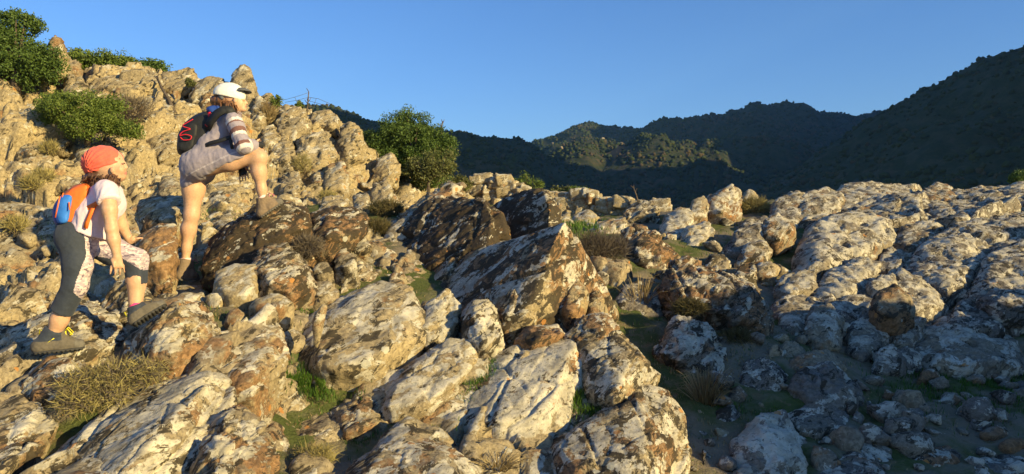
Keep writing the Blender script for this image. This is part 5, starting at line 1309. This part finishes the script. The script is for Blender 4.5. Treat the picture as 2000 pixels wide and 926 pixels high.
def boot(parent, base, heel, toe, collar, r, mats, lace, sock, seed, up=None, trim=None, sockr=None):
    """a walking boot as upper, sole, laces and sock"""
    heel, toe, collar = (np.asarray(a, float) for a in (heel, toe, collar))
    ax = toe - heel; Ln = np.linalg.norm(ax); ax /= Ln
    upv = collar - heel; upv -= ax * (upv @ ax); upv /= np.linalg.norm(upv)
    sd = np.cross(ax, upv)
    lo = np.minimum(np.minimum(heel, toe), collar) - 0.16; hi = np.maximum(np.maximum(heel, toe), collar) + 0.16
    s_ = SDF(lo, hi, 0.005)
    h0 = heel + ax * r * 0.75 + upv * r * 0.95
    mid = heel + ax * Ln * 0.55 + upv * r * 0.98
    t0 = toe - ax * r * 0.80 + upv * r * 0.72
    s_.cone(h0, r * 0.98, mid, r * 1.0, k=0.02); s_.cone(mid, r, t0, r * 0.74, k=0.02)
    s_.cone(h0 + ax * r * .30, r * 1.02, collar, r * 1.20, k=0.02, flat=True)
    s_.cone(mid + ax * r * .5 + upv * r * .2, r * .70, collar + ax * r * .55 - upv * r * .45, r * .80, k=0.03)
    s_.cut(heel + upv * r * 0.22, -upv)
    V, Q = s_.surface(); V = relax(V, Q, 2)
    N = vnormals(V, Q); V = V + N * (0.0025 * fbm(V * 45 + seed, 3, 4))[:, None]
    fc = V[Q].mean(1)
    along = (fc - heel) @ ax / Ln; ht = (fc - heel) @ upv
    mi = np.zeros(len(Q), int)
    mi[(ht > r * 1.65) & (along < 0.56)] = 1            # padded cuff
    mi[(along > 0.80)] = 2                             # toe cap
    up_ = obj('boot', mesh_np('boot', V - base, Q, mats, midx=mi), parent)
    s_ = SDF(lo, hi, 0.005)
    a0 = heel + ax * r * .72 + upv * 0.014; a1 = toe - ax * r * .70 + upv * 0.018
    for q in np.linspace(0, 1, 9):
        wv = (0.92 + 0.16 * math.sin(q * 3.1) - 0.16 * q) * r * 1.08
        c = a0 + (a1 - a0) * q
        s_.cone(c - sd * wv * .35, wv * .72, c + sd * wv * .35, wv * .72, k=0.012)
    s_.cut(heel + upv * (r * 0.42), upv); s_.cut(heel + upv * 0.0, -upv)
    V, Q = s_.surface(); V = relax(V, Q, 1)
    tt = ((V - heel) @ ax) / 0.022; low = ((V - heel) @ upv) < 0.008
    V = V + np.outer(np.where(low & ((tt % 1) < .45), 0.006, 0), upv)
    obj('sole', mesh_np('sole', V - base, Q, [mats[3]]), up_)
    sp = Soup()
    c0 = collar + ax * r * 1.25 - upv * r * .25; c1 = mid + ax * r * .6 + upv * r * .95
    for q in np.linspace(0, 1, 5):
        c = c0 + (c1 - c0) * q
        for sg in (1, -1):
            sp.tube([c - sd * r * .55 * sg - upv * r * .15, c + upv * .008, c + sd * r * .55 * sg + (c1 - c0) * .16 - upv * r * .15], 0.0042, 5)
    cb = c0 + upv * .004
    for sg in (1, -1):
        sp.tube([cb, cb - sd * sg * .03 + ax * .012 + upv * .012, cb - sd * sg * .045 + ax * .035 - upv * .02, cb - sd * sg * .02 + ax * .02 - upv * .03], 0.0036, 5)
    obj('laces', sp.mesh('laces', [lace], base), up_)
    if trim is not None:
        bk = collar - ax * r * 1.2
        sp = Soup(); sp.tube([bk + upv * .0, bk - ax * .018 + upv * .012, bk - ax * .02 - upv * .03, bk - ax * .002 - upv * .045], 0.004, 5)
        obj('pull_loop', sp.mesh('pull_loop', [trim], base), up_)
        for sg in (1, -1):
            sp = Soup(); sp.tube([heel + ax * Ln * .30 + upv * r * 1.5 + sd * sg * r * 0.99, heel + ax * Ln * .42 + upv * r * 2.0 + sd * sg * r * 0.97], 0.004, 5)
            obj('side_stripe', sp.mesh('side_stripe', [trim], base), up_)
    s_ = SDF(collar - 0.12, collar + 0.12, 0.004)
    sr = sockr or r * .82
    s_.cone(collar - upv * .03, sr, collar + upv * 0.018, sr, k=0, flat=True)
    V, Q = s_.surface()
    obj('sock', mesh_np('sock', relax(V, Q, 1) - base, Q, [sock]), parent)
    return up_

def face_materials(V, Q, head, nose_dir, pts):
    """pts: list of (world point, radius, slot)"""
    fc = V[Q].mean(1); mi = np.zeros(len(Q), int)
    for p, r_, slot in pts: mi[np.linalg.norm((fc - p) * np.array([1, .8, 1.6]), axis=1) < r_] = slot
    return mi

# ---- the child
GD = 4.1
def G(px, py, off=0.0): return P(px, py, GD + off)
gbase = G(170, 690); 
child = empty('person', gbase); tag(child, 'child in coral bandana, pale pink shirt and grey capri leggings climbing the rocks', 'person')
lo = G(85, 700, -.3); hi = G(300, 275, .35); lo = np.minimum(lo, hi) - .02; hi = np.maximum(G(85, 700, -.3), G(300, 275, .35)) + .02; hi[0] = G(300, 480, .3)[0] + .05; lo[0] = G(85, 690, .3)[0] - .05
hi[1] = GD + .36; lo[1] = GD - .3
b = SDF(lo, hi, 0.0055)
hc = G(211, 322)
b.ell(hc, (0.090, 0.074, 0.098), rot=R(-8))
b.ell(G(226, 338), (0.055, 0.054, 0.055), k=0.03)             # lower face
b.ell(G(234, 345), (0.026, 0.030, 0.020), k=0.02)             # chin
b.ell(G(236, 331, -.028), (0.018, 0.022, 0.022), k=0.02); b.ell(G(236, 331, .028), (0.018, 0.022, 0.022), k=0.02)   # cheeks
b.cone(G(241.5, 316), 0.007, G(247.5, 327), 0.0085, k=0.012)  # nose
b.ell(G(244, 336.5), (0.008, 0.018, 0.006), k=0.005); b.ell(G(243, 340.5), (0.008, 0.016, 0.0065), k=0.005)   # lips
b.ell(G(242.5, 319, -.030), (0.008, 0.013, 0.007), k=0.004, sub=True)
b.ell(G(241.5, 319, -.028), (0.009, 0.010, 0.007), k=0.003); b.ell(G(241.5, 319, .028), (0.009, 0.010, 0.007), k=0.003)
b.ell(G(219, 332, -.074), (0.014, 0.008, 0.021), k=0.006)     # ear
b.cone(G(209, 346), 0.042, G(203, 374), 0.045, k=0.03)        # neck
b.cone(G(203, 384), 0.062, G(188, 418), 0.068, k=0.04, sy=1.45); b.cone(G(188, 418), 0.068, G(164, 455), 0.082, k=0.04, sy=1.3)
b.cone(G(209, 376, -.12), 0.044, G(214, 378, .12), 0.044, k=0.03)
gn = dict(sh=G(211, 378, -.145), el=G(218, 447, -.165), wr=G(229, 502, -.15), tip=G(231, 538, -.15))
b.cone(gn['sh'], 0.042, G(214, 410, -.16), 0.038, k=0.03); b.cone(G(214, 410, -.16), 0.038, gn['el'], 0.031, k=0.02)
b.cone(gn['el'], 0.031, G(222, 468, -.16), 0.032, k=0.02); b.cone(G(222, 468, -.16), 0.032, gn['wr'], 0.020, k=0.02)
add_hand(b, gn['wr'], gn['el'], gn['tip'], G(236, 520, -.17) - gn['wr'], 0.86, 0.35, spread_dir=(1, 0.5, 0.1), curl_dir=(-0.6, 0.6, 0))
gf = dict(sh=G(222, 380, .14), el=G(237, 440, .20), wr=G(254, 471, .24), tip=G(278, 464, .28))
b.cone(gf['sh'], 0.044, gf['el'], 0.033, k=0.03); b.cone(gf['el'], 0.033, gf['wr'], 0.0215, k=0.02)
add_hand(b, gf['wr'], gf['el'], gf['tip'], np.array([0.3, -.3, 1.0]), 0.86, 0.25, spread_dir=(0.1, 1, 0.1), curl_dir=(0, 0, -1))
# legs: near one behind, far one stepping up
b.cone(G(148, 462, -.05), 0.080, G(152, 520, -.075), 0.064, k=0.05); b.cone(G(152, 520, -.075), 0.064, G(147, 556, -.08), 0.050, k=0.03)
b.cone(G(147, 556, -.08), 0.050, G(126, 596, -.07), 0.045, k=0.03); b.cone(G(126, 596, -.07), 0.045, G(116, 624, -.065), 0.044, k=0.03); b.cone(G(116, 624, -.065), 0.044, G(103, 657, -.06), 0.035, k=0.03)
b.cone(G(168, 462, .07), 0.088, G(222, 492, .09), 0.075, k=0.05); b.cone(G(222, 492, .09), 0.075, G(266, 508, .09), 0.058, k=0.03)
b.cone(G(266, 508, .09), 0.058, G(267, 548, .08), 0.052, k=0.03); b.cone(G(267, 548, .08), 0.052, G(264, 608, .06), 0.033, k=0.03)
V, Q = b.surface(); V = relax(V, Q, 2)
mi = face_materials(V, Q, hc, None, [(G(244, 338.5), 0.016, 1), (G(245, 319, -.026), 0.010, 2), (G(245, 319, .026), 0.010, 2), (G(243, 311, -.028), 0.012, 2), (G(243, 311, .028), 0.012, 2)])
obj('body', mesh_np('body', V - gbase, Q, [SKIN, LIP, BROW], midx=mi), child)
# shirt
s_ = SDF(G(130, 480, .3) - np.array([.05, .72, .03]), G(250, 350, .3) + np.array([.32, .1, .06]), 0.007)
s_.cone(G(204, 378), 0.066, G(190, 418), 0.084, k=0.05, sy=1.5); s_.cone(G(190, 418), 0.084, G(176, 458), 0.105, k=0.05, sy=1.32)
s_.ell(G(221, 398), (0.048, 0.10, 0.075), k=0.05); s_.cone(G(206, 374, -.10), 0.050, G(214, 376, .10), 0.050, k=0.03)
s_.cone(G(208, 371, -.120), 0.054, G(213.5, 395, -.156), 0.058, k=0.03, flat=True); s_.cone(G(220, 378, .11), 0.052, G(226, 396, .15), 0.056, k=0.03, flat=True)
s_.cut(G(178, 453), G(178, 470) - G(195, 428) + np.array([-.02, 0, -.02])); 
V, Q = s_.surface(); V = folds(relax(V, Q, 2), Q, 0.010, 11, 4, (1.6, 1, .7))
obj('shirt', mesh_np('shirt', V - gbase, Q, [PINKSHIRT]), child)
# leggings
s_ = SDF(lo, hi, 0.0055)
e_ = 0.007
s_.cone(G(176, 442), 0.085, G(160, 460), 0.09, k=0.04, sy=1.3); s_.ell(G(141, 462, -.04), (0.072, 0.09, 0.095), k=0.05); s_.ell(G(150, 462, .05), (0.07, 0.08, 0.09), k=0.05)
s_.cone(G(148, 466, -.05), 0.090, G(152, 518, -.075), 0.073, k=0.05); s_.cone(G(152, 518, -.075), 0.073, G(147, 556, -.08), 0.062, k=0.03)
s_.cone(G(147, 556, -.08), 0.062, G(120, 609, -.07), 0.059, k=0.03, flat=True)
s_.cone(G(168, 462, .07), 0.093, G(222, 492, .09), 0.077, k=0.05); s_.cone(G(222, 492, .09), 0.077, G(266, 508, .09), 0.064, k=0.03)
s_.cone(G(266, 508, .09), 0.064, G(267, 556, .08), 0.056, k=0.03, flat=True)
s_.cut(G(172, 440), np.array([0.45, 0, 0.9]))
V, Q = s_.surface(); V = folds(relax(V, Q, 2), Q, 0.005, 14, 9)
fp = V[Q].mean(1); px, py = proj(fp); near = fp[:, 1] < GD + 0.012
# patterned front panel, plain sides and cuffs
front = np.interp(py, [425, 440, 470, 500, 520, 545, 570, 590], [158, 160, 166, 168, 160, 150, 143, 147])
mi = np.where(near & (px > front) & (py < 588 - 0.0 * px) & (py < 558 + (px - 128) * 0.85), 1, 0)
far = (fp[:, 1] >= GD + 0.012) | (px > 200)
mi = np.where(far & (px > 195) & (py < 478 + (px - 196) * 0.62) & (py < 527), 1, mi)
mi = np.where(far & (px > 165) & (px <= 200) & (py < 484), 1, mi)
obj('leggings', mesh_np('leggings', V - gbase, Q, [NAVY, CAMO], midx=mi), child)
# bandana
s_ = SDF(G(150, 370) - np.array([0, .14, 0]), G(255, 275) + np.array([0, .14, 0]), 0.005)
s_.ell(G(205, 316), (0.106, 0.083, 0.092), k=0, rot=R(-14)); s_.ell(G(190, 322), (0.078, 0.076, 0.076), k=0.04)
s_.cut(G(206, 334), np.array([math.sin(R(-152)) * -1 * 0.55, 0, -1.0]))
V, Q = s_.surface(); V = relax(V, Q, 2)
N = vnormals(V, Q); kn = G(183, 336); rr2 = np.linalg.norm((V - kn)[:, [0, 2]], axis=1); an = np.arctan2((V - kn)[:, 2], (V - kn)[:, 0])
V = V + N * (0.0045 * np.sin(an * 26 + 3 * pnoise(V * 12, 3)) * sstep(0.20, 0.05, rr2))[:, None] + N * (0.004 * fbm(V * 24, 2, 3))[:, None]
obj('bandana', mesh_np('bandana', V - gbase, Q, [CORAL]), child)
def curls(start_pts, n, length, wob, rad, mat, base, seed, down=(0, 0, -1), name='hair', parent=None, back=(-0.3, 0, 0), core=None):
    r = np.random.default_rng(seed); sp = Soup()
    for k in range(n):
        a, c = start_pts[r.integers(len(start_pts))]
        p = a + (c - a) * r.random() + r.normal(size=3) * np.array([.006, .02, .006])
        L_ = length * r.uniform(.6, 1.15); ph = r.uniform(0, 6.28); q = []
        dv = np.asarray(down, float) + np.asarray(back) * r.uniform(0, 1) + r.normal(size=3) * .15; dv /= np.linalg.norm(dv)
        for t in np.linspace(0, 1, 8):
            q.append(p + dv * L_ * t + np.array([math.sin(ph + t * 5), math.cos(ph + t * 5), 0]) * wob * t)
        sp.tube(q, np.linspace(rad, rad * .5, 8), 5)
    if core: 
        for c_ in core: sp.add(*c_)
    return obj(name, sp.mesh(name, [mat], base), parent)
s_ = SDF(G(140, 385) - np.array([0, .14, 0]), G(250, 300) + np.array([0, .14, 0]), 0.006)
s_.ell(G(196, 345), (0.060, 0.075, 0.036), k=.02); s_.ell(G(218, 352, -.055), (0.030, 0.02, 0.036), k=.02); s_.ell(G(180, 350), (0.045, 0.06, 0.026), k=.02); s_.ell(G(222, 358, .05), (0.03, .03, .035), k=.02)
V, Q = s_.surface(); V = folds(relax(V, Q, 1), Q, 0.012, 24, 5)
curls([(G(172, 344, -.05), G(222, 345, -.075)), (G(165, 344, .02), G(215, 345, .06)), (G(205, 348, -.08), G(228, 346, -.06))], 150, 0.065, 0.011, 0.0038, HAIR_D, gbase, 3, parent=child, core=[(V, Q)], back=(-.8, 0, .2))
boot(child, gbase, G(64, 692, -.10), G(168, 682, .02), G(106, 645, -.055), 0.043, [SUEDE, NAVY, GREYRUB, RUBBER], YELLOW, PINKSOCK, 3, trim=YELLOW, sockr=0.042)
boot(child, gbase, G(262, 640, .02), G(330, 597, .12), G(266, 600, .06), 0.040, [SUEDE, NAVY, GREYRUB, RUBBER], NAVY, PINKSOCK, 4, trim=YELLOW, sockr=0.039)
# rucksack
def puffy(name, outline, dn, df, mat, parent, base, at, vox=0.008, coarse=0.03, it=3, wr=0.004, seed=1, inset=0.86):
    pts = []
    o = np.array(outline, float); c = o.mean(0)
    for p in o:
        q = c + (p - c) * inset
        pts += [at(q[0], q[1], dn), at(p[0], p[1], dn * .55 + df * .45), at(q[0], q[1], df)]
    V, Fq = hull_np(pts, coarse, it, vox, 2)
    N = vnormals(V, Fq); V = V + N * (wr * fbm(V * 14, 3, seed, ridged=True))[:, None]
    return obj(name, mesh_np(name, V - base, Fq, [mat]), parent)
pb = G(135, 450)
pack = empty('rucksack', pb); tag(pack, 'orange and blue rucksack worn by the child', 'rucksack')
puffy('main_compartment', [(150,358),(178,354),(182,362),(168,398),(146,434),(128,446),(112,440),(106,408),(120,378)], -.12, .12, ORANGE, pack, pb, G)
puffy('front_panel', [(120,378),(132,372),(124,440),(122,450),(108,444),(101,424),(103,402)], -.135, .125, DBLUE, pack, pb, G, wr=0.003)
puffy('side_pocket', [(117,378),(145,376),(136,428),(128,445),(110,440),(106,410)], -.150, -.06, BLUE, pack, pb, G, wr=0.004)
sp = Soup()
def strap(pts, w, th, at, soup):
    q = [at(*p) for p in pts]; q = np.array(q)
    t = np.gradient(q, axis=0); t /= np.linalg.norm(t, axis=1, keepdims=True)
    s_d = np.cross(t, np.array([0, -1.0, 0.15])); s_d /= np.linalg.norm(s_d, axis=1, keepdims=True)
    u = np.cross(t, s_d)
    V = np.stack([q - s_d * w - u * th, q + s_d * w - u * th, q + s_d * w + u * th, q - s_d * w + u * th], 1).reshape(-1, 3)
    i = np.arange(len(V)).reshape(-1, 4); j = np.roll(i, -1, 1)
    soup.add(V, np.concatenate([np.stack([i[:-1].ravel(), j[:-1].ravel(), j[1:].ravel(), i[1:].ravel()], 1), i[:1, ::-1], i[-1:]]))
strap([(150,420,-.105),(163,411,-.122),(180,402,-.135),(196,394,-.132),(204,388,-.14)], 0.012, 0.004, G, sp)
strap([(184,401,-.138),(177,417,-.142),(170,434,-.14),(167,446,-.138)], 0.011, 0.004, G, sp)
obj('shoulder_strap', sp.mesh('shoulder_strap', [ORANGE], pb, smooth=False), pack)
sp = Soup(); strap([(191,397,-.142),(198,394,-.142),(205,390,-.146)], 0.016, 0.006, G, sp)
obj('buckle', sp.mesh('buckle', [BLACKN], pb, smooth=False), pack)
sp = Soup()
for a in ([(117,384,-.16),(113,402,-.166),(108,425,-.16)], [(135,395,-.15),(136,410,-.155)], [(124,377,-.155),(121,385,-.162)]): sp.tube([G(*p) for p in a], 0.004, 5)
obj('zip_pull', sp.mesh('zip_pull', [ORANGE], pb), pack)
print('child', round(time.time() - T0, 1))

# ---- the woman
WD = 6.2
def Wm(px, py, off=0.0): return P(px, py, WD + off)
wbase = Wm(400, 545)
woman = empty('person', wbase); tag(woman, 'woman in white cap, mauve sweatshirt dress and bare legs leaning on her knee', 'person')
lo = np.minimum(Wm(335, 555, .4), Wm(335, 555, -.3)); hi = np.maximum(Wm(565, 150, .4), Wm(565, 150, -.3)); lo[1] = WD - .32; hi[1] = WD + .36
b = SDF(lo, hi, 0.0062)
b.ell(Wm(453, 189), (0.100, 0.078, 0.108), rot=R(-12))
b.ell(Wm(467, 203), (0.058, 0.056, 0.062), k=0.03); b.ell(Wm(475, 214), (0.024, 0.028, 0.020), k=0.02)
b.cone(Wm(476, 195), 0.008, Wm(482.5, 202), 0.0095, k=0.012); b.ell(Wm(479.5, 207), (0.009, 0.02, 0.006), k=0.005); b.ell(Wm(479, 209.5), (0.009, 0.018, 0.007), k=0.005)
b.ell(Wm(476, 196, -.03), (0.009, 0.012, 0.007), k=0.003); b.ell(Wm(476, 196, .03), (0.009, 0.012, 0.007), k=0.003)
b.ell(Wm(459, 196, -.080), (0.017, 0.009, 0.027), k=0.008)
b.cone(Wm(459, 210), 0.052, Wm(450, 234), 0.055, k=0.03)
b.cone(Wm(446, 245), 0.085, Wm(415, 285), 0.10, k=0.05, sy=1.4); b.cone(Wm(415, 285), 0.10, Wm(386, 322), 0.115, k=0.05, sy=1.35)
wn_ = dict(sh=Wm(457, 240, -.17), el=Wm(476, 286, -.25), wr=Wm(500, 284, -.13), tip=Wm(517, 284, -.04))
b.cone(wn_['sh'], 0.055, wn_['el'], 0.042, k=0.03); b.cone(wn_['el'], 0.042, wn_['wr'], 0.027, k=0.02)
add_hand(b, wn_['wr'], wn_['el'], wn_['tip'], Wm(506, 277, -.12) - wn_['wr'], 1.0, 0.5, spread_dir=(0.2, -0.3, -1), curl_dir=(-0.3, 0.6, -0.6))
wf = dict(sh=Wm(462, 244, .15), el=Wm(480, 300, .16), wr=Wm(473, 327, -.02), tip=Wm(478, 356, -.04))
b.cone(wf['sh'], 0.053, wf['el'], 0.040, k=0.03); b.cone(wf['el'], 0.040, wf['wr'], 0.027, k=0.02)
add_hand(b, wf['wr'], wf['el'], wf['tip'], Wm(488, 336, -.02) - wf['wr'], 1.0, 0.4, spread_dir=(-1, 0.2, 0.1), curl_dir=(0.2, -0.7, 0))
# standing leg (far), raised leg (near)
b.cone(Wm(380, 335, .06), 0.106, Wm(378, 370, .06), 0.088, k=0.06); b.cone(Wm(378, 370, .06), 0.088, Wm(374, 420, .05), 0.057, k=0.05)
b.cone(Wm(374, 420, .05), 0.057, Wm(368.5, 447, .07), 0.058, k=0.05); b.cone(Wm(368.5, 447, .07), 0.058, Wm(364.5, 484, .075), 0.038, k=0.05); b.cone(Wm(364.5, 484, .075), 0.038, Wm(362.5, 508, .07), 0.033, k=0.04)
b.cone(Wm(398, 322, -.09), 0.104, Wm(450, 313, -.13), 0.086, k=0.06); b.cone(Wm(450, 313, -.13), 0.086, Wm(504, 306, -.14), 0.056, k=0.05)
b.ell(Wm(509, 307, -.145), (0.050, 0.046, 0.052), k=0.03)
b.cone(Wm(505, 309, -.14), 0.054, Wm(505.5, 336, -.12), 0.057, k=0.05); b.cone(Wm(505.5, 336, -.12), 0.057, Wm(511, 370, -.105), 0.038, k=0.05); b.cone(Wm(511, 370, -.105), 0.038, Wm(514, 392, -.10), 0.033, k=0.04)
V, Q = b.surface(); V = relax(V, Q, 2)
mi = face_materials(V, Q, None, None, [(Wm(480, 208.3), 0.016, 1), (Wm(479, 196, -.028), 0.011, 2), (Wm(479, 196, .028), 0.011, 2)])
obj('body', mesh_np('body', V - wbase, Q, [SKIN, LIP, BROW], midx=mi), woman)
# sweatshirt dress
s_ = SDF(Wm(335, 370, .35) - np.array([0.05, .72, 0.05]), Wm(520, 205, .35) + np.array([0.3, 0, 0.06]), 0.008)
s_.cone(Wm(449, 246), 0.092, Wm(420, 285), 0.116, k=0.05, sy=1.4); s_.cone(Wm(420, 285), 0.116, Wm(389, 322), 0.138, k=0.05, sy=1.25)
s_.ell(Wm(440, 268), (0.10, 0.15, 0.13), k=0.05)
s_.cone(Wm(387, 322, .04), 0.130, Wm(383, 356, .06), 0.124, k=0.05); s_.ell(Wm(380, 325, -.06), (0.110, 0.115, 0.125), k=0.04)
s_.cone(Wm(400, 320, -.085), 0.125, Wm(466, 309, -.125), 0.112, k=0.05)
s_.cone(Wm(450, 235, -.12), 0.065, Wm(457, 240, .12), 0.065, k=0.04); s_.cone(Wm(456, 224), 0.062, Wm(450, 236), 0.07, k=0.03)
hn = np.array([0.42, 0, -0.92]); 
s_.cut(Wm(431, 338), np.array([0.40, 0.0, -0.92]))
V, Q = s_.surface(); V = folds(relax(V, Q, 2), Q, 0.014, 6.0, 4, (1.5, 1, .8)); V = folds(V, Q, 0.004, 16, 7)
hem = ((V[Q].mean(1) - Wm(431, 338)) @ (np.array([0.40, 0, -0.92]) / 1.003))
obj('sweatshirt', mesh_np('sweatshirt', V - wbase, Q, [MAUVE, PALEMAUVE], midx=np.where((hem < -.050) & (hem > -.058), 1, 0)), woman)
# near sleeve with stripes
def sleeve(sh, el, wr, r0, r1, r2, stripes, name):
    s_ = SDF(np.minimum(np.minimum(sh, el), wr) - .1, np.maximum(np.maximum(sh, el), wr) + .1, 0.006)
    s_.cone(sh, r0, el, r1, k=0.03); s_.cone(el, r1, wr, r2, k=0.03, flat=True)
    V, Q = s_.surface(); V = folds(relax(V, Q, 2), Q, 0.010, 14, 3)
    fc = V[Q].mean(1); L1 = np.linalg.norm(el - sh); d1 = (el - sh) / L1; t = (fc - sh) @ d1
    L2 = np.linalg.norm(wr - el); d2 = (wr - el) / L2; t2 = (fc - el) @ d2
    arm = np.where((t > L1 - .03) & (t2 > 0.02), L1 + t2, t)
    mi = np.zeros(len(Q), int)
    for a, c, m in stripes: mi[(arm > a) & (arm < c)] = m
    return obj(name, mesh_np(name, V - wbase, Q, [MAUVE, STRIPEW, BROWNCLOTH], midx=mi), woman)
sleeve(Wm(456, 236, -.165), wn_['el'], Wm(498, 284, -.14), 0.068, 0.058, 0.050, [(0.010, 0.040, 1), (0.040, 0.055, 2), (0.105, 0.150, 2), (0.150, 0.178, 1), (0.245, 0.280, 2), (0.280, 0.315, 1)], 'sleeve')
sleeve(wf['sh'], wf['el'], wf['wr'], 0.066, 0.060, 0.046, [(0.235, 0.275, 2), (0.275, 0.315, 1)], 'sleeve')
# fingerless gloves
for wr_, tip_ in ((wn_['wr'], wn_['tip']), (wf['wr'], wf['tip'])):
    d = tip_ - wr_
    s_ = SDF(np.minimum(wr_, tip_) - .08, np.maximum(wr_, tip_) + .08, 0.005)
    s_.cone(wr_ - d * .1, 0.032, wr_ + d * .56, 0.037, k=0, flat=True)
    V, Q = s_.surface()
    obj('glove', mesh_np('glove', relax(V, Q, 2) - wbase, Q, [BLACKN]), woman)
# cap
s_ = SDF(Wm(405, 230) - np.array([0, .15, 0]), Wm(500, 150) + np.array([0, .15, 0]), 0.005)
s_.ell(Wm(450, 186), (0.126, 0.098, 0.108), k=0, rot=R(-10)); s_.ell(Wm(438, 186), (0.09, 0.092, 0.085), k=0.03)
s_.cut(Wm(450, 192), np.array([-0.20, 0, -1.0]))
V, Q = s_.surface(); V = folds(relax(V, Q, 2), Q, 0.004, 20, 3)
cap = obj('cap', mesh_np('cap', V - wbase, Q, [WHITECLOTH]), woman)
s_ = SDF(Wm(455, 215) - np.array([0, .15, 0]), Wm(505, 165) + np.array([0, .15, 0]), 0.005)
s_.ell(Wm(474, 183), (0.085, 0.090, 0.05), k=0, rot=R(-6)); s_.ell(Wm(474, 186.5), (0.11, 0.10, 0.05), k=0, rot=R(-6), sub=True)
s_.cut(Wm(470, 183), np.array([-1.0, 0, 0]))
V, Q = s_.surface()
obj('visor', mesh_np('visor', relax(V, Q, 1) - wbase, Q, [VISOR]), cap)
sp = Soup(); strap([(436,192,-.09),(431,190,-.085),(427,187,-.075)], 0.012, 0.004, Wm, sp)
obj('cap_strap', sp.mesh('cap_strap', [VISOR], wbase, smooth=False), cap)
s_ = SDF(Wm(405, 260) - np.array([0, .18, 0]), Wm(490, 180) + np.array([0, .18, 0]), 0.006)
s_.ell(Wm(438, 198), (0.085, 0.085, 0.055), k=.02); s_.ell(Wm(424, 198), (0.055, 0.06, 0.055), k=.02); s_.cone(Wm(446, 205, -.07), 0.028, Wm(455, 240, -.12), 0.015, k=.03); s_.cone(Wm(430, 205), 0.05, Wm(428, 224), 0.03, k=.03); s_.cone(Wm(452, 202, -.075), 0.02, Wm(461, 222, -.09), 0.012, k=.02)
V, Q = s_.surface(); V = folds(relax(V, Q, 1), Q, 0.010, 20, 5, (1.8, 1, .7))
curls([(Wm(432, 198, -.085), Wm(455, 203, -.085)), (Wm(452, 203, -.085), Wm(462, 206, -.07)), (Wm(440, 208, -.09), Wm(456, 212, -.09))], 90, 0.20, 0.007, 0.0030, HAIR_B, wbase, 5, down=(0.20, -0.26, -1), back=(.2, 0, 0), parent=woman, core=[(V, Q)])
boot(woman, wbase, Wm(346, 549, -.02), Wm(389, 547, .17), Wm(363, 508, .065), 0.046, [SUEDE2, SUEDE2, GREYRUB, GREYRUB], PINKLACE, PALESOCK, 5, sockr=0.047)
boot(woman, wbase, Wm(510, 428, -.10), Wm(557, 396, -.06), Wm(513, 387, -.10), 0.045, [SUEDE2, SUEDE2, GREYRUB, GREYRUB], PINKLACE, PALESOCK, 6, sockr=0.045)
# black rucksack
pb = Wm(372, 302)
pack = empty('rucksack', pb); tag(pack, 'black rucksack with red cords worn by the woman', 'rucksack')
puffy('main_compartment', [(344,296),(347,268),(356,243),(378,225),(405,214),(420,226),(416,248),(402,280),(391,298),(366,306),(348,304)], -.13, .14, BLACKN, pack, pb, Wm, vox=0.009)
puffy('front_pocket', [(344,298),(347,262),(362,240),(380,232),(392,240),(386,268),(376,296),(360,304)], -.145, .12, BLACKN, pack, pb, Wm, vox=0.009)
puffy('lid', [(400,212),(412,206),(428,205),(436,210),(428,220),(408,222)], -.10, .10, DBLUE, pack, pb, Wm, vox=0.008, coarse=0.02)
sp = Soup()
zz_ = [(377,233),(368,238),(354,246),(366,250),(374,252),(356,257),(349,266),(362,262),(375,266),(372,273),(358,274),(352,268)]
q = np.array([Wm(x, y, -.165) for x, y in zz_]); tq = np.linspace(0, len(q) - 1, 60); qs = np.stack([np.interp(tq, np.arange(len(q)), q[:, k]) for k in range(3)], 1)
for _ in range(3): qs[1:-1] = (qs[:-2] + 2 * qs[1:-1] + qs[2:]) / 4
sp.tube(qs, 0.0042, 5)
obj('bungee_cord', sp.mesh('bungee_cord', [REDC], pb), pack)
sp = Soup(); strap([(408,220,-.150),(411,228,-.155),(408,238,-.155),(403,246,-.150)], 0.014, 0.006, Wm, sp)
obj('trim_patch', sp.mesh('trim_patch', [REDC], pb, smooth=False), pack)
sp = Soup()
strap([(404,252,-.14),(412,236,-.17),(424,222,-.20),(438,214,-.20),(450,216,-.175),(456,224,-.16)], 0.034, 0.008, Wm, sp)
strap([(394,288,-.14),(410,280,-.20),(432,274,-.215),(450,268,-.21),(462,262,-.20)], 0.016, 0.005, Wm, sp)
strap([(449,272,-.215),(452,282,-.222),(454,291,-.225)], 0.012, 0.005, Wm, sp)
obj('shoulder_strap', sp.mesh('shoulder_strap', [BLACKN], pb, smooth=False), pack)
print('woman', round(time.time() - T0, 1))
#/PEOPLE#
print('tris', sum(len(o.data.polygons) * 2 for o in scene.objects if o.type == 'MESH'))
print('done', round(time.time() - T0, 1))
